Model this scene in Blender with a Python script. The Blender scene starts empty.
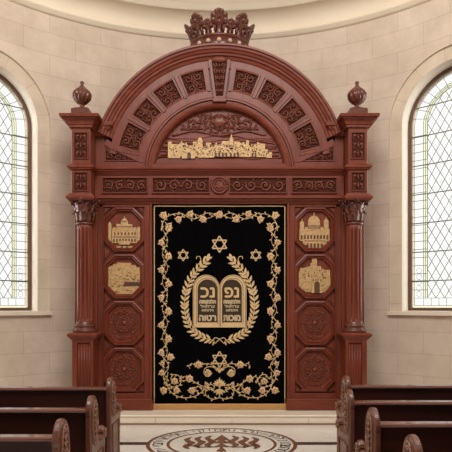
import bpy, math, random
from mathutils import Vector, Matrix
PI = math.pi
C = bpy.context.scene.collection
F = 600.0; EYE = 1.6; PX0 = 226.0; HOR = 305.0
RC = (-0.09, 5.57); RR = 4.03            # apse centre and radius
def AX(px, Y): return (px-PX0)*Y/F       # measured position at depth Y
def AZ(py, Y): return EYE+(HOR-py)*Y/F
def AP(px, py, Y): return (AX(px, Y), Y, AZ(py, Y))

# ------------------------------------------------------------------ materials
def lin(c):
    return tuple(((v/255.)/12.92 if v/255. <= .04045 else ((v/255.+.055)/1.055)**2.4) for v in c)+(1,)
def mat(name, rgb, rough=.5, metal=0, rgb2=None, scale=4, stretch=(1,1,1), bump=0, bscale=None, spec=.5, detail=4, coat=0):
    m = bpy.data.materials.new(name); m.use_nodes = True
    n = m.node_tree.nodes; l = m.node_tree.links; b = n['Principled BSDF']
    b.inputs['Roughness'].default_value = rough; b.inputs['Metallic'].default_value = metal
    b.inputs['Specular IOR Level'].default_value = spec
    b.inputs['Coat Weight'].default_value = coat
    b.inputs['Base Color'].default_value = lin(rgb)
    tc = n.new('ShaderNodeTexCoord'); mp = n.new('ShaderNodeMapping'); mp.inputs['Scale'].default_value = stretch
    l.new(tc.outputs['Object'], mp.inputs['Vector'])
    ns = n.new('ShaderNodeTexNoise'); ns.inputs['Scale'].default_value = scale; ns.inputs['Detail'].default_value = detail
    l.new(mp.outputs[0], ns.inputs['Vector'])
    if rgb2:
        cr = n.new('ShaderNodeValToRGB'); cr.color_ramp.elements[0].position = .3; cr.color_ramp.elements[1].position = .7
        cr.color_ramp.elements[0].color = lin(rgb); cr.color_ramp.elements[1].color = lin(rgb2)
        l.new(ns.outputs['Fac'], cr.inputs['Fac']); l.new(cr.outputs[0], b.inputs['Base Color'])
    if bump:
        n2 = n.new('ShaderNodeTexNoise'); n2.inputs['Scale'].default_value = bscale or scale; n2.inputs['Detail'].default_value = 3
        l.new(mp.outputs[0], n2.inputs['Vector'])
        bp = n.new('ShaderNodeBump'); bp.inputs['Strength'].default_value = bump; bp.inputs['Distance'].default_value = .01
        l.new(n2.outputs['Fac'], bp.inputs['Height']); l.new(bp.outputs[0], b.inputs['Normal'])
    return m
M = {}
M['wood'] = mat('mahogany', (101,46,31), .36, 0, (121,58,41), 3, (5,5,.8), .08, 20, coat=0, spec=.32)
M['woodh'] = mat('mahogany_horizontal_grain', (101,46,31), .36, 0, (121,58,41), 3, (.8,5,6), .08, 20, coat=0, spec=.32)
M['carve'] = mat('carved_mahogany', (100,48,33), .35, 0, (118,60,43), 9, (1,1,1), .15, 40, spec=.4)
M['ground'] = mat('recess_shade_wood', (64,30,20), .7, 0, (74,36,25), 6, spec=.12)  # shade between the carvings put into a darker wood colour
M['capital'] = mat('polished_dark_mahogany', (84,42,32), .24, 0, (98,50,38), 9)
M['gold'] = mat('gilded_wood', (200,166,116), .45, .2, (166,130,86), 30, (1,1,1), .5, 60)
M['golddark'] = mat('gilded_shadow_lines', (84,54,30), .6)
M['jewel'] = mat('pale_agate', (206,176,150), .3, 0, (190,156,130), 8)
M['velvet'] = mat('black_velvet', (5,5,6), 1, 0, (8,7,8), 40, spec=.02)
M['thread'] = mat('gold_thread', (216,186,140), .6, 0, (194,162,116), 60, (1,1,1), .3, 120, spec=.3)
M['petal'] = mat('peach_thread', (226,188,144), .7, 0, (206,168,124), 60, spec=.2)
M['tablet'] = mat('brown_woven_ground', (44,34,26), .8, 0, (70,56,42), 90, spec=.2)
M['silver'] = mat('pale_thread', (192,170,134), .7)
M['fringe'] = mat('gold_fringe', (196,148,88), .7, 0, (172,124,70), 40, (6,6,.5))
M['pew'] = mat('dark_walnut', (38,17,12), .35, 0, (50,22,15), 3, (.8,6,6), .06, 20, coat=0, spec=.25)
M['rail'] = mat('polished_walnut_rail', (80,38,27), .25, 0, (94,46,33), 3, (.8,6,6), .05, 20, coat=.35)
M['pewend'] = mat('walnut_end', (76,40,29), .3, 0, (96,54,40), 5, (4,4,1), .15, 30, coat=.15)
M['pewcarve'] = mat('glancing_lit_carving', (128,88,70), .35, 0, (100,60,45), 20, (1,1,1), .2, 50)  # glancing light on the aisle face put into the paler colour
M['frame'] = mat('bronze_window_frame', (84,58,42), .5, 0, (98,68,50), 8)
M['lead'] = mat('lead_came', (118,118,110), .55, .2)
M['plaster'] = mat('cream_plaster', (222,208,188), .8, 0, (228,215,195), 1.5)
M['jamb'] = mat('limestone_jamb', (232,224,208), .8, 0, (238,230,216), 2)
M['inlay'] = mat('black_marble_inlay', (46,40,38), .25)
M['redin'] = mat('brown_marble_inlay', (98,60,46), .25, 0, (112,70,54), 12)
M['step'] = mat('cream_marble_step', (218,204,184), .45, 0, (226,213,194), 2.5)
M['stepbase'] = mat('brown_stone_strip', (132,106,82), .5)
def floor_mat():
    m = mat('polished_marble', (212,207,198), .16, 0, (224,219,211), 1.2, (1,1,1), 0, detail=8)
    n = m.node_tree.nodes; l = m.node_tree.links; b = n['Principled BSDF']
    cr = [x for x in n if x.type == 'VALTORGB'][0]
    w = n.new('ShaderNodeTexNoise'); w.inputs['Scale'].default_value = 1.4; w.inputs['Detail'].default_value = 12; w.inputs['Distortion'].default_value = 2.5
    r2 = n.new('ShaderNodeValToRGB'); r2.color_ramp.elements[0].position = .485; r2.color_ramp.elements[1].position = .5
    e = r2.color_ramp.elements.new(.515); r2.color_ramp.elements[0].color = (1,1,1,1); r2.color_ramp.elements[1].color = (.86,.83,.79,1); e.color = (1,1,1,1)
    mx = n.new('ShaderNodeMix'); mx.data_type = 'RGBA'; mx.blend_type = 'MULTIPLY'; mx.inputs[0].default_value = 1
    tc = [x for x in n if x.type == 'TEX_COORD'][0]
    l.new(tc.outputs['Object'], w.inputs['Vector']); l.new(w.outputs['Fac'], r2.inputs['Fac'])
    l.new(cr.outputs[0], mx.inputs[6]); l.new(r2.outputs[0], mx.inputs[7]); l.new(mx.outputs[2], b.inputs['Base Color'])
    return m
M['floor'] = floor_mat()
def stone_mat(name, bw=.78, rh=.31, c1=(200,184,168), c2=(208,193,178), mort=(182,166,150)):
    m = bpy.data.materials.new(name); m.use_nodes = True
    n = m.node_tree.nodes; l = m.node_tree.links; b = n['Principled BSDF']; b.inputs['Roughness'].default_value = .75
    b.inputs['Specular IOR Level'].default_value = .25
    uv = n.new('ShaderNodeUVMap'); uv.uv_map = 'UVMap'
    br = n.new('ShaderNodeTexBrick'); br.inputs['Scale'].default_value = 1
    br.inputs['Brick Width'].default_value = bw; br.inputs['Row Height'].default_value = rh
    br.inputs['Mortar Size'].default_value = .0045; br.inputs['Mortar Smooth'].default_value = .3; br.inputs['Bias'].default_value = 0
    br.inputs['Color1'].default_value = lin(c1); br.inputs['Color2'].default_value = lin(c2); br.inputs['Mortar'].default_value = lin(mort)
    br.offset = .5
    l.new(uv.outputs[0], br.inputs['Vector'])
    tc = n.new('ShaderNodeTexCoord')
    n1 = n.new('ShaderNodeTexNoise'); n1.inputs['Scale'].default_value = 2.2; n1.inputs['Detail'].default_value = 8; n1.inputs['Roughness'].default_value = .65
    l.new(tc.outputs['Object'], n1.inputs['Vector'])
    cr = n.new('ShaderNodeValToRGB'); cr.color_ramp.elements[0].position = .3; cr.color_ramp.elements[0].color = (.84,.81,.78,1)
    cr.color_ramp.elements[1].position = .65; cr.color_ramp.elements[1].color = (1.04,1.03,1.02,1)
    l.new(n1.outputs['Fac'], cr.inputs['Fac'])
    mx = n.new('ShaderNodeMix'); mx.data_type = 'RGBA'; mx.blend_type = 'MULTIPLY'; mx.inputs[0].default_value = 1
    l.new(br.outputs['Color'], mx.inputs[6]); l.new(cr.outputs[0], mx.inputs[7]); l.new(mx.outputs[2], b.inputs['Base Color'])
    n3 = n.new('ShaderNodeTexNoise'); n3.inputs['Scale'].default_value = 35; n3.inputs['Detail'].default_value = 4
    l.new(tc.outputs['Object'], n3.inputs['Vector'])
    bp = n.new('ShaderNodeBump'); bp.inputs['Strength'].default_value = .12; bp.inputs['Distance'].default_value = .01
    l.new(n3.outputs['Fac'], bp.inputs['Height']); l.new(bp.outputs[0], b.inputs['Normal'])
    return m
M['stone'] = stone_mat('limestone_blocks')
M['vous'] = stone_mat('limestone_voussoirs', .42, 5, (206,191,172), (210,195,177))
def glass(name, rgb, tr=.9):
    m = bpy.data.materials.new(name); m.use_nodes = True
    n = m.node_tree.nodes; l = m.node_tree.links; n.remove(n['Principled BSDF'])
    t = n.new('ShaderNodeBsdfTransparent'); t.inputs[0].default_value = lin(rgb)
    tl = n.new('ShaderNodeBsdfTranslucent'); tl.inputs[0].default_value = lin(rgb)
    ns = n.new('ShaderNodeTexNoise'); ns.inputs['Scale'].default_value = 3
    tc = n.new('ShaderNodeTexCoord'); l.new(tc.outputs['Object'], ns.inputs['Vector'])
    mr = n.new('ShaderNodeMapRange'); mr.inputs['To Min'].default_value = 1-tr; mr.inputs['To Max'].default_value = 1-tr+.12
    l.new(ns.outputs['Fac'], mr.inputs['Value'])
    mx = n.new('ShaderNodeMixShader'); l.new(mr.outputs[0], mx.inputs[0]); l.new(t.outputs[0], mx.inputs[1]); l.new(tl.outputs[0], mx.inputs[2])
    gl = n.new('ShaderNodeBsdfGlossy'); gl.inputs['Roughness'].default_value = .1
    m2 = n.new('ShaderNodeMixShader'); m2.inputs[0].default_value = .04; l.new(mx.outputs[0], m2.inputs[1]); l.new(gl.outputs[0], m2.inputs[2])
    l.new(m2.outputs[0], n['Material Output'].inputs[0]); return m
M['glass'] = glass('seeded_clear_glass', (247,248,247), .92)
M['tint'] = glass('pale_green_glass', (236,239,208), .9)
M['tint2'] = glass('pale_amber_glass', (246,238,212), .9)

# ------------------------------------------------------------------ mesh builder
class MB:
    def __init__(s): s.v = []; s.f = []; s.sm = []; s.mi = []; s.uv = {}; s.cur = 0
    def face(s, idx, smooth=False): s.f.append(tuple(idx)); s.sm.append(smooth); s.mi.append(s.cur)
    def verts(s, ps):
        b = len(s.v); s.v += [tuple(p) for p in ps]; return list(range(b, b+len(ps)))
    def box(s, x0, y0, z0, x1, y1, z1):
        i = s.verts([(x0,y0,z0),(x1,y0,z0),(x1,y1,z0),(x0,y1,z0),(x0,y0,z1),(x1,y0,z1),(x1,y1,z1),(x0,y1,z1)])
        for q in ((0,3,2,1),(4,5,6,7),(0,1,5,4),(1,2,6,5),(2,3,7,6),(3,0,4,7)): s.face([i[k] for k in q])
    def bbox(s, x0, y0, z0, x1, y1, z1, b=.01):
        # box with a chamfer along every front (low y) edge
        b = min(b, abs(x1-x0)*.45, abs(z1-z0)*.45)
        a = s.verts([(x0,y0+b,z0),(x1,y0+b,z0),(x1,y0+b,z1),(x0,y0+b,z1)])
        c = s.verts([(x0+b,y0,z0+b),(x1-b,y0,z0+b),(x1-b,y0,z1-b),(x0+b,y0,z1-b)])
        d = s.verts([(x0,y1,z0),(x1,y1,z0),(x1,y1,z1),(x0,y1,z1)])
        s.face(c)
        for k in range(4):
            k2 = (k+1)%4
            s.face([a[k],a[k2],c[k2],c[k]]); s.face([d[k],d[k2],a[k2],a[k]])
        s.face(d[::-1])
    def pbox(s, px0, py0, px1, py1, Yf, Yb, b=0):
        # box whose front face has the given measured corners
        x0, x1 = AX(px0,Yf), AX(px1,Yf); z1, z0 = AZ(py0,Yf), AZ(py1,Yf)
        if b: s.bbox(x0,Yf,z0,x1,Yb,z1,b)
        else: s.box(x0,Yf,z0,x1,Yb,z1)
    def prism(s, pts, Yf, Yb, bev=0):
        # pts: list of (x,z); a face at Yf, sides to Yb
        n = len(pts); a = s.verts([(p[0],Yf,p[1]) for p in pts]); b = s.verts([(p[0],Yb,p[1]) for p in pts])
        s.face(a); s.face(b[::-1])
        for k in range(n): s.face([a[k],b[k],b[(k+1)%n],a[(k+1)%n]])
    def plate(s, outer, inner, Yf, Yb):
        n = len(outer)
        a = s.verts([(p[0],Yf,p[1]) for p in outer]); b = s.verts([(p[0],Yf,p[1]) for p in inner])
        c = s.verts([(p[0],Yb,p[1]) for p in outer]); d = s.verts([(p[0],Yb,p[1]) for p in inner])
        for k in range(n):
            j = (k+1)%n
            s.face([a[k],a[j],b[j],b[k]]); s.face([a[k],c[k],c[j],a[j]]); s.face([b[k],b[j],d[j],d[k]])
    def rings(s, rings, closed=True, smooth=True, cap=False):
        ids = [s.verts(r) for r in rings]; n = len(rings[0])
        for a, b in zip(ids, ids[1:]):
            for k in range(n if closed else n-1):
                j = (k+1)%n; s.face([a[k],a[j],b[j],b[k]], smooth)
        if cap: s.face(ids[0][::-1]); s.face(ids[-1])
        return ids
    def lathe(s, cx, cy, prof, n=24, flute=None, smooth=True, cap=True):
        rs = []
        for (r, z) in prof:
            ring = []
            for k in range(n):
                a = 2*PI*k/n; rr = r*(flute(a, z) if flute else 1)
                ring.append((cx+rr*math.cos(a), cy+rr*math.sin(a), z))
            rs.append(ring)
        s.rings(rs, True, smooth, cap)
    def sqlathe(s, cx, cy, prof, hx=1, hy=1):
        # square section mouldings: prof (half-size, z)
        rs = [[(cx-r*hx,cy-r*hy,z),(cx+r*hx,cy-r*hy,z),(cx+r*hx,cy+r*hy,z),(cx-r*hx,cy+r*hy,z)] for r, z in prof]
        s.rings(rs, True, False, True)
    def tube(s, pts, r, n=5, taper=None, flat=1, smooth=True):
        pts = [Vector(p) for p in pts]; rs = []
        up = Vector((0,1,0))
        for k, p in enumerate(pts):
            t = pts[min(k+1,len(pts)-1)]-pts[max(k-1,0)]
            if t.length < 1e-9: t = Vector((1,0,0))
            t.normalize(); u = up if abs(t.dot(up)) < .95 else Vector((1,0,0))
            a = t.cross(u).normalized(); b = t.cross(a).normalized()
            rr = r*(taper(k/(len(pts)-1)) if taper else 1)
            rs.append([p+a*math.cos(2*PI*j/n)*rr+b*math.sin(2*PI*j/n)*rr*flat for j in range(n)])
        s.rings(rs, True, smooth, True)
    def blob(s, c, rx, ry, rz, rot=0, n=8, m=5, lobes=0, lamp=.2):
        # ellipsoid; rot turns it in the x-z plane; lobes scallop the outline
        c = Vector(c); rs = []
        for i in range(m+1):
            ph = PI*i/m; ring = []
            for k in range(n):
                a = 2*PI*k/n; q = 1+lamp*math.cos(lobes*a) if lobes else 1
                x = math.sin(ph)*math.cos(a)*rx*q; z = math.sin(ph)*math.sin(a)*rz*q; y = -math.cos(ph)*ry
                ring.append(c+Vector((x*math.cos(rot)-z*math.sin(rot), y, x*math.sin(rot)+z*math.cos(rot))))
            rs.append(ring)
        s.rings(rs, True, True)
    def leaf(s, c, length, width, rot, th=.006):
        # pointed leaf relief, starting at c, pointing along rot in the x-z plane
        c = Vector(c); d = Vector((math.cos(rot),0,math.sin(rot))); q = Vector((-math.sin(rot),0,math.cos(rot)))
        P = [c, c+d*length*.35+q*width/2, c+d*length*.7+q*width*.38, c+d*length, c+d*length*.7-q*width*.38, c+d*length*.35-q*width/2]
        i = s.verts(P); m = s.verts([c+d*length*.45+Vector((0,-th,0))]); 
        for k in range(6): s.face([i[k], i[(k+1)%6], m[0]])
    def build(s, name, mats, parent=None):
        me = bpy.data.meshes.new(name); me.from_pydata(s.v, [], s.f)
        me.polygons.foreach_set('use_smooth', s.sm)
        for m in (mats if isinstance(mats, (list, tuple)) else [mats]): me.materials.append(m)
        me.polygons.foreach_set('material_index', s.mi)
        o = bpy.data.objects.new(name, me); C.objects.link(o)
        if s.uv:
            ul = me.uv_layers.new(name='UVMap')
            for lp in me.loops: ul.data[lp.index].uv = s.uv.get(lp.vertex_index, (0,0))
        import bmesh
        bm = bmesh.new(); bm.from_mesh(me); bmesh.ops.recalc_face_normals(bm, faces=bm.faces); bm.to_mesh(me); bm.free()
        if parent:
            o.parent = parent; o.location = Vector((0,0,0))-parent.location if parent.type == 'EMPTY' and parent.parent is None else Vector((0,0,0))
        return o
def tag(o, label=None, cat=None, group=None, kind=None):
    if label: o['label'] = label
    if cat: o['category'] = cat
    if group: o['group'] = group
    if kind: o['kind'] = kind
    return o
def empty(name, loc):
    o = bpy.data.objects.new(name, None); C.objects.link(o); o.location = loc; return o
def sub(o, p):
    # child of a mesh part: share the part's frame
    o.parent = p; o.location = (0,0,0); return o
def part(mb, name, m, root): return mb.build(name, m, root)
def subpart(mb, name, m, p): return mb.build(name, m, p)

# ------------------------------------------------------------------ room shell
def apse(u, d):
    # point at arc length u (0 = behind the ark), d metres behind the wall face
    if abs(u) <= RR*PI/2:
        t = u/RR; return (RC[0]+(RR+d)*math.sin(t), RC[1]+(RR+d)*math.cos(t))
    sgn = 1 if u > 0 else -1
    return (RC[0]+sgn*(RR+d), RC[1]-(abs(u)-RR*PI/2))
WU, WW, SILL, SPR = 3.59, .75, 1.51, 4.19     # window centre, half width, sill and springing heights
BW = .93
VOFF = .292
def ztop(u, w):
    x = abs(abs(u)-WU)
    return SPR+math.sqrt(max(w*w-x*x, 0))
us = sorted(set([round(-6.33+.075*k, 4) for k in range(170) if -6.33+.075*k < 6.33]+[6.33]
     +[sg*(WU+BW*math.cos(PI*k/28)) for sg in (-1,1) for k in range(29)]))
w = MB(); TOP = 5.86
def wq(w, ua, ub, za, zb, zc, zd, d=0):
    p = []
    for (u, z) in ((ua,za),(ub,zb),(ub,zc),(ua,zd)):
        x, y = apse(u, d); p.append((x,y,z))
    i = w.verts(p); w.face(i, True)
    for k, (u, z) in zip(i, ((ua,za),(ub,zb),(ub,zc),(ua,zd))): w.uv[k] = (u+.33, z-VOFF)
for ua, ub in zip(us, us[1:]):
    um = (ua+ub)/2
    if abs(abs(um)-WU) < BW:
        wq(w, ua, ub, 0, 0, SILL, SILL)
        wq(w, ua, ub, ztop(ua,BW), ztop(ub,BW), TOP, TOP)
    else: wq(w, ua, ub, 0, 0, TOP, TOP)
wb = w.build('wall_back', M['stone']); tag(wb, kind='structure')
for sg, nm in ((-1,'wall_left'),(1,'wall_right')):
    w = MB(); 
    X = RC[0]+sg*RR
    i = w.verts([(X,5.57,0),(X,-4,0),(X,-4,7.2),(X,5.57,7.2)]); w.face(i)
    for k, q in zip(i, ((0,0),(9.57,0),(9.57,7.2),(0,7.2))): w.uv[k] = (q[0], q[1]-VOFF)
    tag(w.build(nm, M['stone']), kind='structure')
# recessed bands round the windows, reveals, sills
def window(sg, n):
    cu = sg*WU
    def arch(wd, k, N=28):      # k from 0..N+2: left foot, arc, right foot
        if k == 0: return (-wd, SILL)
        if k == N+2: return (wd, SILL)
        a = PI-PI*(k-1)/N; return (wd*math.cos(a), SPR+wd*math.sin(a))
    N = 28; K = N+3
    def P(q, d): x, y = apse(cu+q[0], d); return (x, y, q[1])
    band = MB()
    L = 0
    prev = None
    for k in range(K):
        a, b = arch(BW,k), arch(WW,k)
        if k:
            a0 = arch(.84,k-1); a1 = arch(.84,k); L += math.hypot(a1[0]-a0[0], a1[1]-a0[1])
        ids = band.verts([P(a,0), P(a,.03), P(b,.03), P(b,.3)])
        for t, ii in enumerate(ids): band.uv[ii] = (L+.1, .5+.1*t)
        if prev:
            for t in range(3): band.face([prev[t],ids[t],ids[t+1],prev[t+1]], t == 2)
        prev = ids
    # the straight jambs: split long quads are fine
    bo = band.build('trim_%d' % n, M['vous']); bo.data.materials.append(M['jamb'])
    for i, pl in enumerate(bo.data.polygons): pl.material_index = 1 if i % 3 == 2 else 0
    tag(bo, kind='structure')
    s = MB()
    for a, b in ((-1,-.5),(-.5,0),(0,.5),(.5,1)):
        q = []
        ww = BW+.008
        for u in (a*ww, b*ww):
            for (d, z) in ((-.05,SILL-.005),(.29,SILL+.012),(.29,SILL-.06),(-.05,SILL-.055)):
                x, y = apse(cu+u, d); q.append((x,y,z))
        ids = s.verts(q)
        for t in range(4): s.face([ids[t],ids[(t+1)%4],ids[4+(t+1)%4],ids[4+t]])
        if a == -1: s.face(ids[:4])
        if b == 1: s.face(ids[4:])
    tag(s.build('trim_%d' % (n+2), M['step']), kind='structure')
    # frame (structure root), panes and lead children
    root = empty('window_%d' % n, P((0, SILL), .28)); tag(root, kind='structure')
    f = MB(); prev = None; FW = .055
    for k in range(K):
        a = arch(WW+.02,k); b = arch(WW-FW,k)
        if k in (0, K-1): a = (a[0], SILL+.002); b = (b[0], SILL+.002)
        ids = f.verts([P(a,.24), P(b,.24), P(b,.31), P(a,.31)])
        if prev:
            for t in range(4): f.face([prev[t],ids[t],ids[(t+1)%4],prev[(t+1)%4]], False)
        prev = ids
    for a, b in ((-.7,-.35),(-.35,0),(0,.35),(.35,.7)):
        q = []
        for u in (a, b):
            for d, z in ((.24,SILL+.012),(.24,SILL+.05),(.31,SILL+.05),(.31,SILL+.012)): q.append(P((u,z),d))
        ids = f.verts(q)
        for t in range(4): f.face([ids[t],ids[(t+1)%4],ids[4+(t+1)%4],ids[4+t]])
    part(f, 'window_frame', M['frame'], root)
    GW = WW-FW; B0 = SILL+.05
    r1, r2, r3, r4 = GW, GW-.025, GW-.15, GW-.208     # amber strip, clear border, green band, lattice
    def inside(x, z, r):
        return abs(x) <= r and z >= B0 and (z <= SPR or math.hypot(x, z-SPR) <= r)
    def arcring(ra, rb, zb, m, name):
        g = MB(); prev = None
        for k in range(K):
            A = arch(ra,k); B = arch(rb,k)
            if k in (0, K-1): A = (A[0], zb); B = (B[0], zb)
            ids = g.verts([P(A,.282), P(B,.282)])
            if prev: g.face([prev[0],ids[0],ids[1],prev[1]])
            prev = ids
        return g
    part(arcring(r1, r2, B0, None, ''), 'amber_strip', M['tint2'], root)
    z1 = B0+.035; z2 = B0+.14
    part(arcring(r2, r3, z2, None, ''), 'clear_border', M['glass'], root)
    part(arcring(r3, r4, z2, None, ''), 'green_band', M['tint'], root)
    g = MB()   # lattice glass, in columns
    cols = [-r4+2*r4*k/20 for k in range(21)]
    for a, b in zip(cols, cols[1:]):
        za = SPR+math.sqrt(max(r4*r4-a*a,0)); zb_ = SPR+math.sqrt(max(r4*r4-b*b,0))
        g.face(g.verts([P((a,z2),.282), P((b,z2),.282), P((b,zb_),.282), P((a,za),.282)]))
    part(g, 'lattice_glass', M['glass'], root)
    g = MB()
    for k in range(8):
        a = -r2+2*r2*k/8; b = -r2+2*r2*(k+1)/8
        g.face(g.verts([P((a,z1),.282),P((b,z1),.282),P((b,z2),.282),P((a,z2),.282)]))
    part(g, 'bottom_row', M['glass'], root)
    g = MB()
    for k in range(8):
        a = -r2+2*r2*k/8; b = -r2+2*r2*(k+1)/8
        g.face(g.verts([P((a,B0),.282),P((b,B0),.282),P((b,z1),.282),P((a,z1),.282)]))
    part(g, 'amber_sill_strip', M['tint2'], root)
    # lead cames
    ld = MB()
    def line(a, b, r=.0035, seg=None):
        n_ = seg or max(1, int(math.hypot(b[0]-a[0], b[1]-a[1])/.3))
        ld.tube([P((a[0]+(b[0]-a[0])*t/n_, a[1]+(b[1]-a[1])*t/n_), .278) for t in range(n_+1)], r, 4, smooth=False)
    for r, zb in ((r2,z1),(r3,z2),((r3+r4)/2,z2),(r4,z2)):
        pts = [(-r,zb)]+[(r*math.cos(PI-PI*k/24), SPR+r*math.sin(PI-PI*k/24)) for k in range(25)]+[(r,zb)]
        ld.tube([P(p,.278) for p in pts], .005 if r != r4 else .0065, 4, smooth=False)
    line((-r2,z1),(r2,z1)); line((-r2,z2),(r2,z2))
    for k in range(-5, 6): line((k*.108,z1),(k*.108,z2),.0045)
    z = z2+.12
    while z < SPR-.02:
        for q in (-1,1): line((q*r4,z),(q*r1,z),.0045,1)
        z += .118
    for k in range(1, 16):
        a = PI*k/16; line((r4*math.cos(a),SPR+r4*math.sin(a)),(r1*math.cos(a),SPR+r1*math.sin(a)),.0045,1)
    # diamond lattice clipped to the inner light
    def clip(p, d):
        seg = []; cur = None
        n_ = 400
        for t in range(n_+1):
            x = p[0]+d[0]*t/n_; zz = p[1]+d[1]*t/n_
            ok = abs(x) <= r4 and z2 <= zz and (zz <= SPR or math.hypot(x, zz-SPR) <= r4)
            if ok and cur is None: cur = (x,zz)
            if ok: last = (x,zz)
            if not ok and cur is not None: seg.append((cur,last)); cur = None
        if cur is not None: seg.append((cur,last))
        return seg
    dw, dh = .122, .21; Hh = 3.6
    for k in range(-30, 12):
        for s_ in (1,-1):
            x0 = s_*(k*dw)
            for a, b in clip((x0, z2), (s_*Hh*dw/dh, Hh)):
                if math.hypot(b[0]-a[0], b[1]-a[1]) > .03: line(a, b, .0052)
    for zz in (1.95, 2.37, 2.79, 3.21, 3.63, 4.05, 4.47):
        x = r1 if zz < SPR else math.sqrt(r1*r1-(zz-SPR)**2)
        line((-x,zz),(x,zz),.008,6)
    # floral panel at the foot of each border
    for q in (-1,1):
        cx = q*(r2+r3)/2
        for k in range(5):
            zc = z2+.06+k*.085
            ld.tube([P((cx+.035*math.cos(2*PI*t/10), zc+.04*math.sin(2*PI*t/10)),.279) for t in range(11)], .0028, 4, smooth=False)
    part(ld, 'lead_lattice', M['lead'], root)
window(-1, 1); window(1, 2)

# floor, step
f = MB(); f.box(-6,-4,-.1,6,10,0); floor = f.build('floor', M['floor']); tag(floor, kind='structure')
MY, MX, MR = 6.93, -.05, .868
f = MB()
f.box(-4.1,MY-.07,-.01,MX-MR+.01,MY+.07,.0015); f.box(MX+MR-.01,MY-.07,-.01,3.9,MY+.07,.0015)
f.build('inlay_stripe', M['inlay'], floor)
def ring_flat(mb, r0, r1, z, n=96):
    a = mb.verts([(MX+r0*math.cos(2*PI*k/n), MY+r0*math.sin(2*PI*k/n), z) for k in range(n)])
    b = mb.verts([(MX+r1*math.cos(2*PI*k/n), MY+r1*math.sin(2*PI*k/n), z) for k in range(n)])
    for k in range(n): mb.face([a[k],a[(k+1)%n],b[(k+1)%n],b[k]])
f = MB(); ring_flat(f, MR-.045, MR, .0025); f.build('medallion_outer_ring', M['redin'], floor)
f = MB(); ring_flat(f, .60, .635, .0025); f.build('medallion_inner_ring', M['redin'], floor)
def glyphs(mb, text, xf, size):
    # lay flat letter shapes through the transform xf(x, y)
    c = bpy.data.curves.new('lettering','FONT'); c.body = text; c.size = size; c.resolution_u = 3
    o = bpy.data.objects.new('lettering', c); C.objects.link(o)
    dg = bpy.context.evaluated_depsgraph_get(); dg.update()
    me = bpy.data.meshes.new_from_object(o.evaluated_get(dg))
    xs = [v.co.x for v in me.vertices]; mid = (min(xs)+max(xs))/2; wd = max(xs)-min(xs)
    ids = mb.verts([xf(v.co.x-mid, v.co.y, wd) for v in me.vertices])
    for p in me.polygons: mb.face([ids[k] for k in p.vertices])
    bpy.data.objects.remove(o); bpy.data.curves.remove(c); bpy.data.meshes.remove(me)
    return wd
f = MB()
ringtext = 'תורהצוההלנומשהמורשהקהלתיעקבעץחייםהיאלמחזיקיםבהותמכיהמאשר'
nL = 44
for k in range(nL):
    a = PI/2-2*PI*(k+.5)/nL
    ch = ringtext[k % len(ringtext)]
    ca, sa = math.cos(a), math.sin(a)
    def xf(x, y, wd, ca=ca, sa=sa):
        r = .675+y*1.1; return (MX+r*ca+x*sa, MY+r*sa-x*ca, .003)
    glyphs(f, ch, xf, .185)
f.build('medallion_lettering', M['inlay'], floor)
f = MB()  # flame-and-tree emblem
for sg in (-1,1):
    for j, (r0, ln) in enumerate(((.05,.16),(.12,.27),(.20,.37))):
        pts = []
        for t in range(19):
            q = t/18.; x = sg*(.13+j*.12+.03*math.sin(q*2*PI*1.6)+.02*q)
            pts.append((x, -.18+.58*q-.04*j))
        W = [.018+.032*math.sin(PI*min(1,(t/18.)*1.05))**.7*(.7 if t % 6 < 3 else 1) for t in range(19)]
        a = f.verts([(MX+p[0]-w_, MY+p[1], .003) for p, w_ in zip(pts, W)])
        b = f.verts([(MX+p[0]+w_, MY+p[1], .003) for p, w_ in zip(pts, W)])
        for t in range(18): f.face([a[t],b[t],b[t+1],a[t+1]])
    for j in range(2):   # sweeping base strokes
        pts = [(sg*(.03+.40*t/12), -.12-.05*j-.05*math.sin(PI*t/12)+.10*(t/12)**2) for t in range(13)]
        a = f.verts([(MX+p[0], MY+p[1]-.008, .003) for p in pts]); b = f.verts([(MX+p[0], MY+p[1]+.010, .003) for p in pts])
        for t in range(12): f.face([a[t],a[t+1],b[t+1],b[t]])
for ti, (z0, hw, h) in enumerate(((.16,.10,.30),(.0,.09,.22),(-.18,.08,.2),(-.38,.06,.2))):
    zt_ = .0035+.0006*ti; f.face(f.verts([(MX-hw,MY+z0,zt_),(MX+hw,MY+z0,zt_),(MX,MY+z0+h,zt_)]))
f.face(f.verts([(MX-.016,MY-.46,.0065),(MX+.016,MY-.46,.0065),(MX+.016,MY+.2,.0065),(MX-.016,MY+.2,.0065)]))
f.build('medallion_emblem', M['redin'], floor)
# step: tread slab, riser, base strip
PZ = .133
f = MB(); f.bbox(-4.0,7.985,PZ-.03,3.8,9.7,PZ,.012); pl = f.build('stone_platform', M['step']); tag(pl, kind='structure')
f = MB(); 
xs = [-4.0+1.02*k for k in range(8)]+[3.8]
for a, b in zip(xs, xs[1:]): f.box(a+.002,8.0,.025,b-.002,8.3,PZ-.03)
f.build('riser', M['step'], pl)
f = MB(); f.box(-4.0,7.992,0,3.8,8.3,.026); f.build('base_strip', M['stepbase'], pl)

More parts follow.
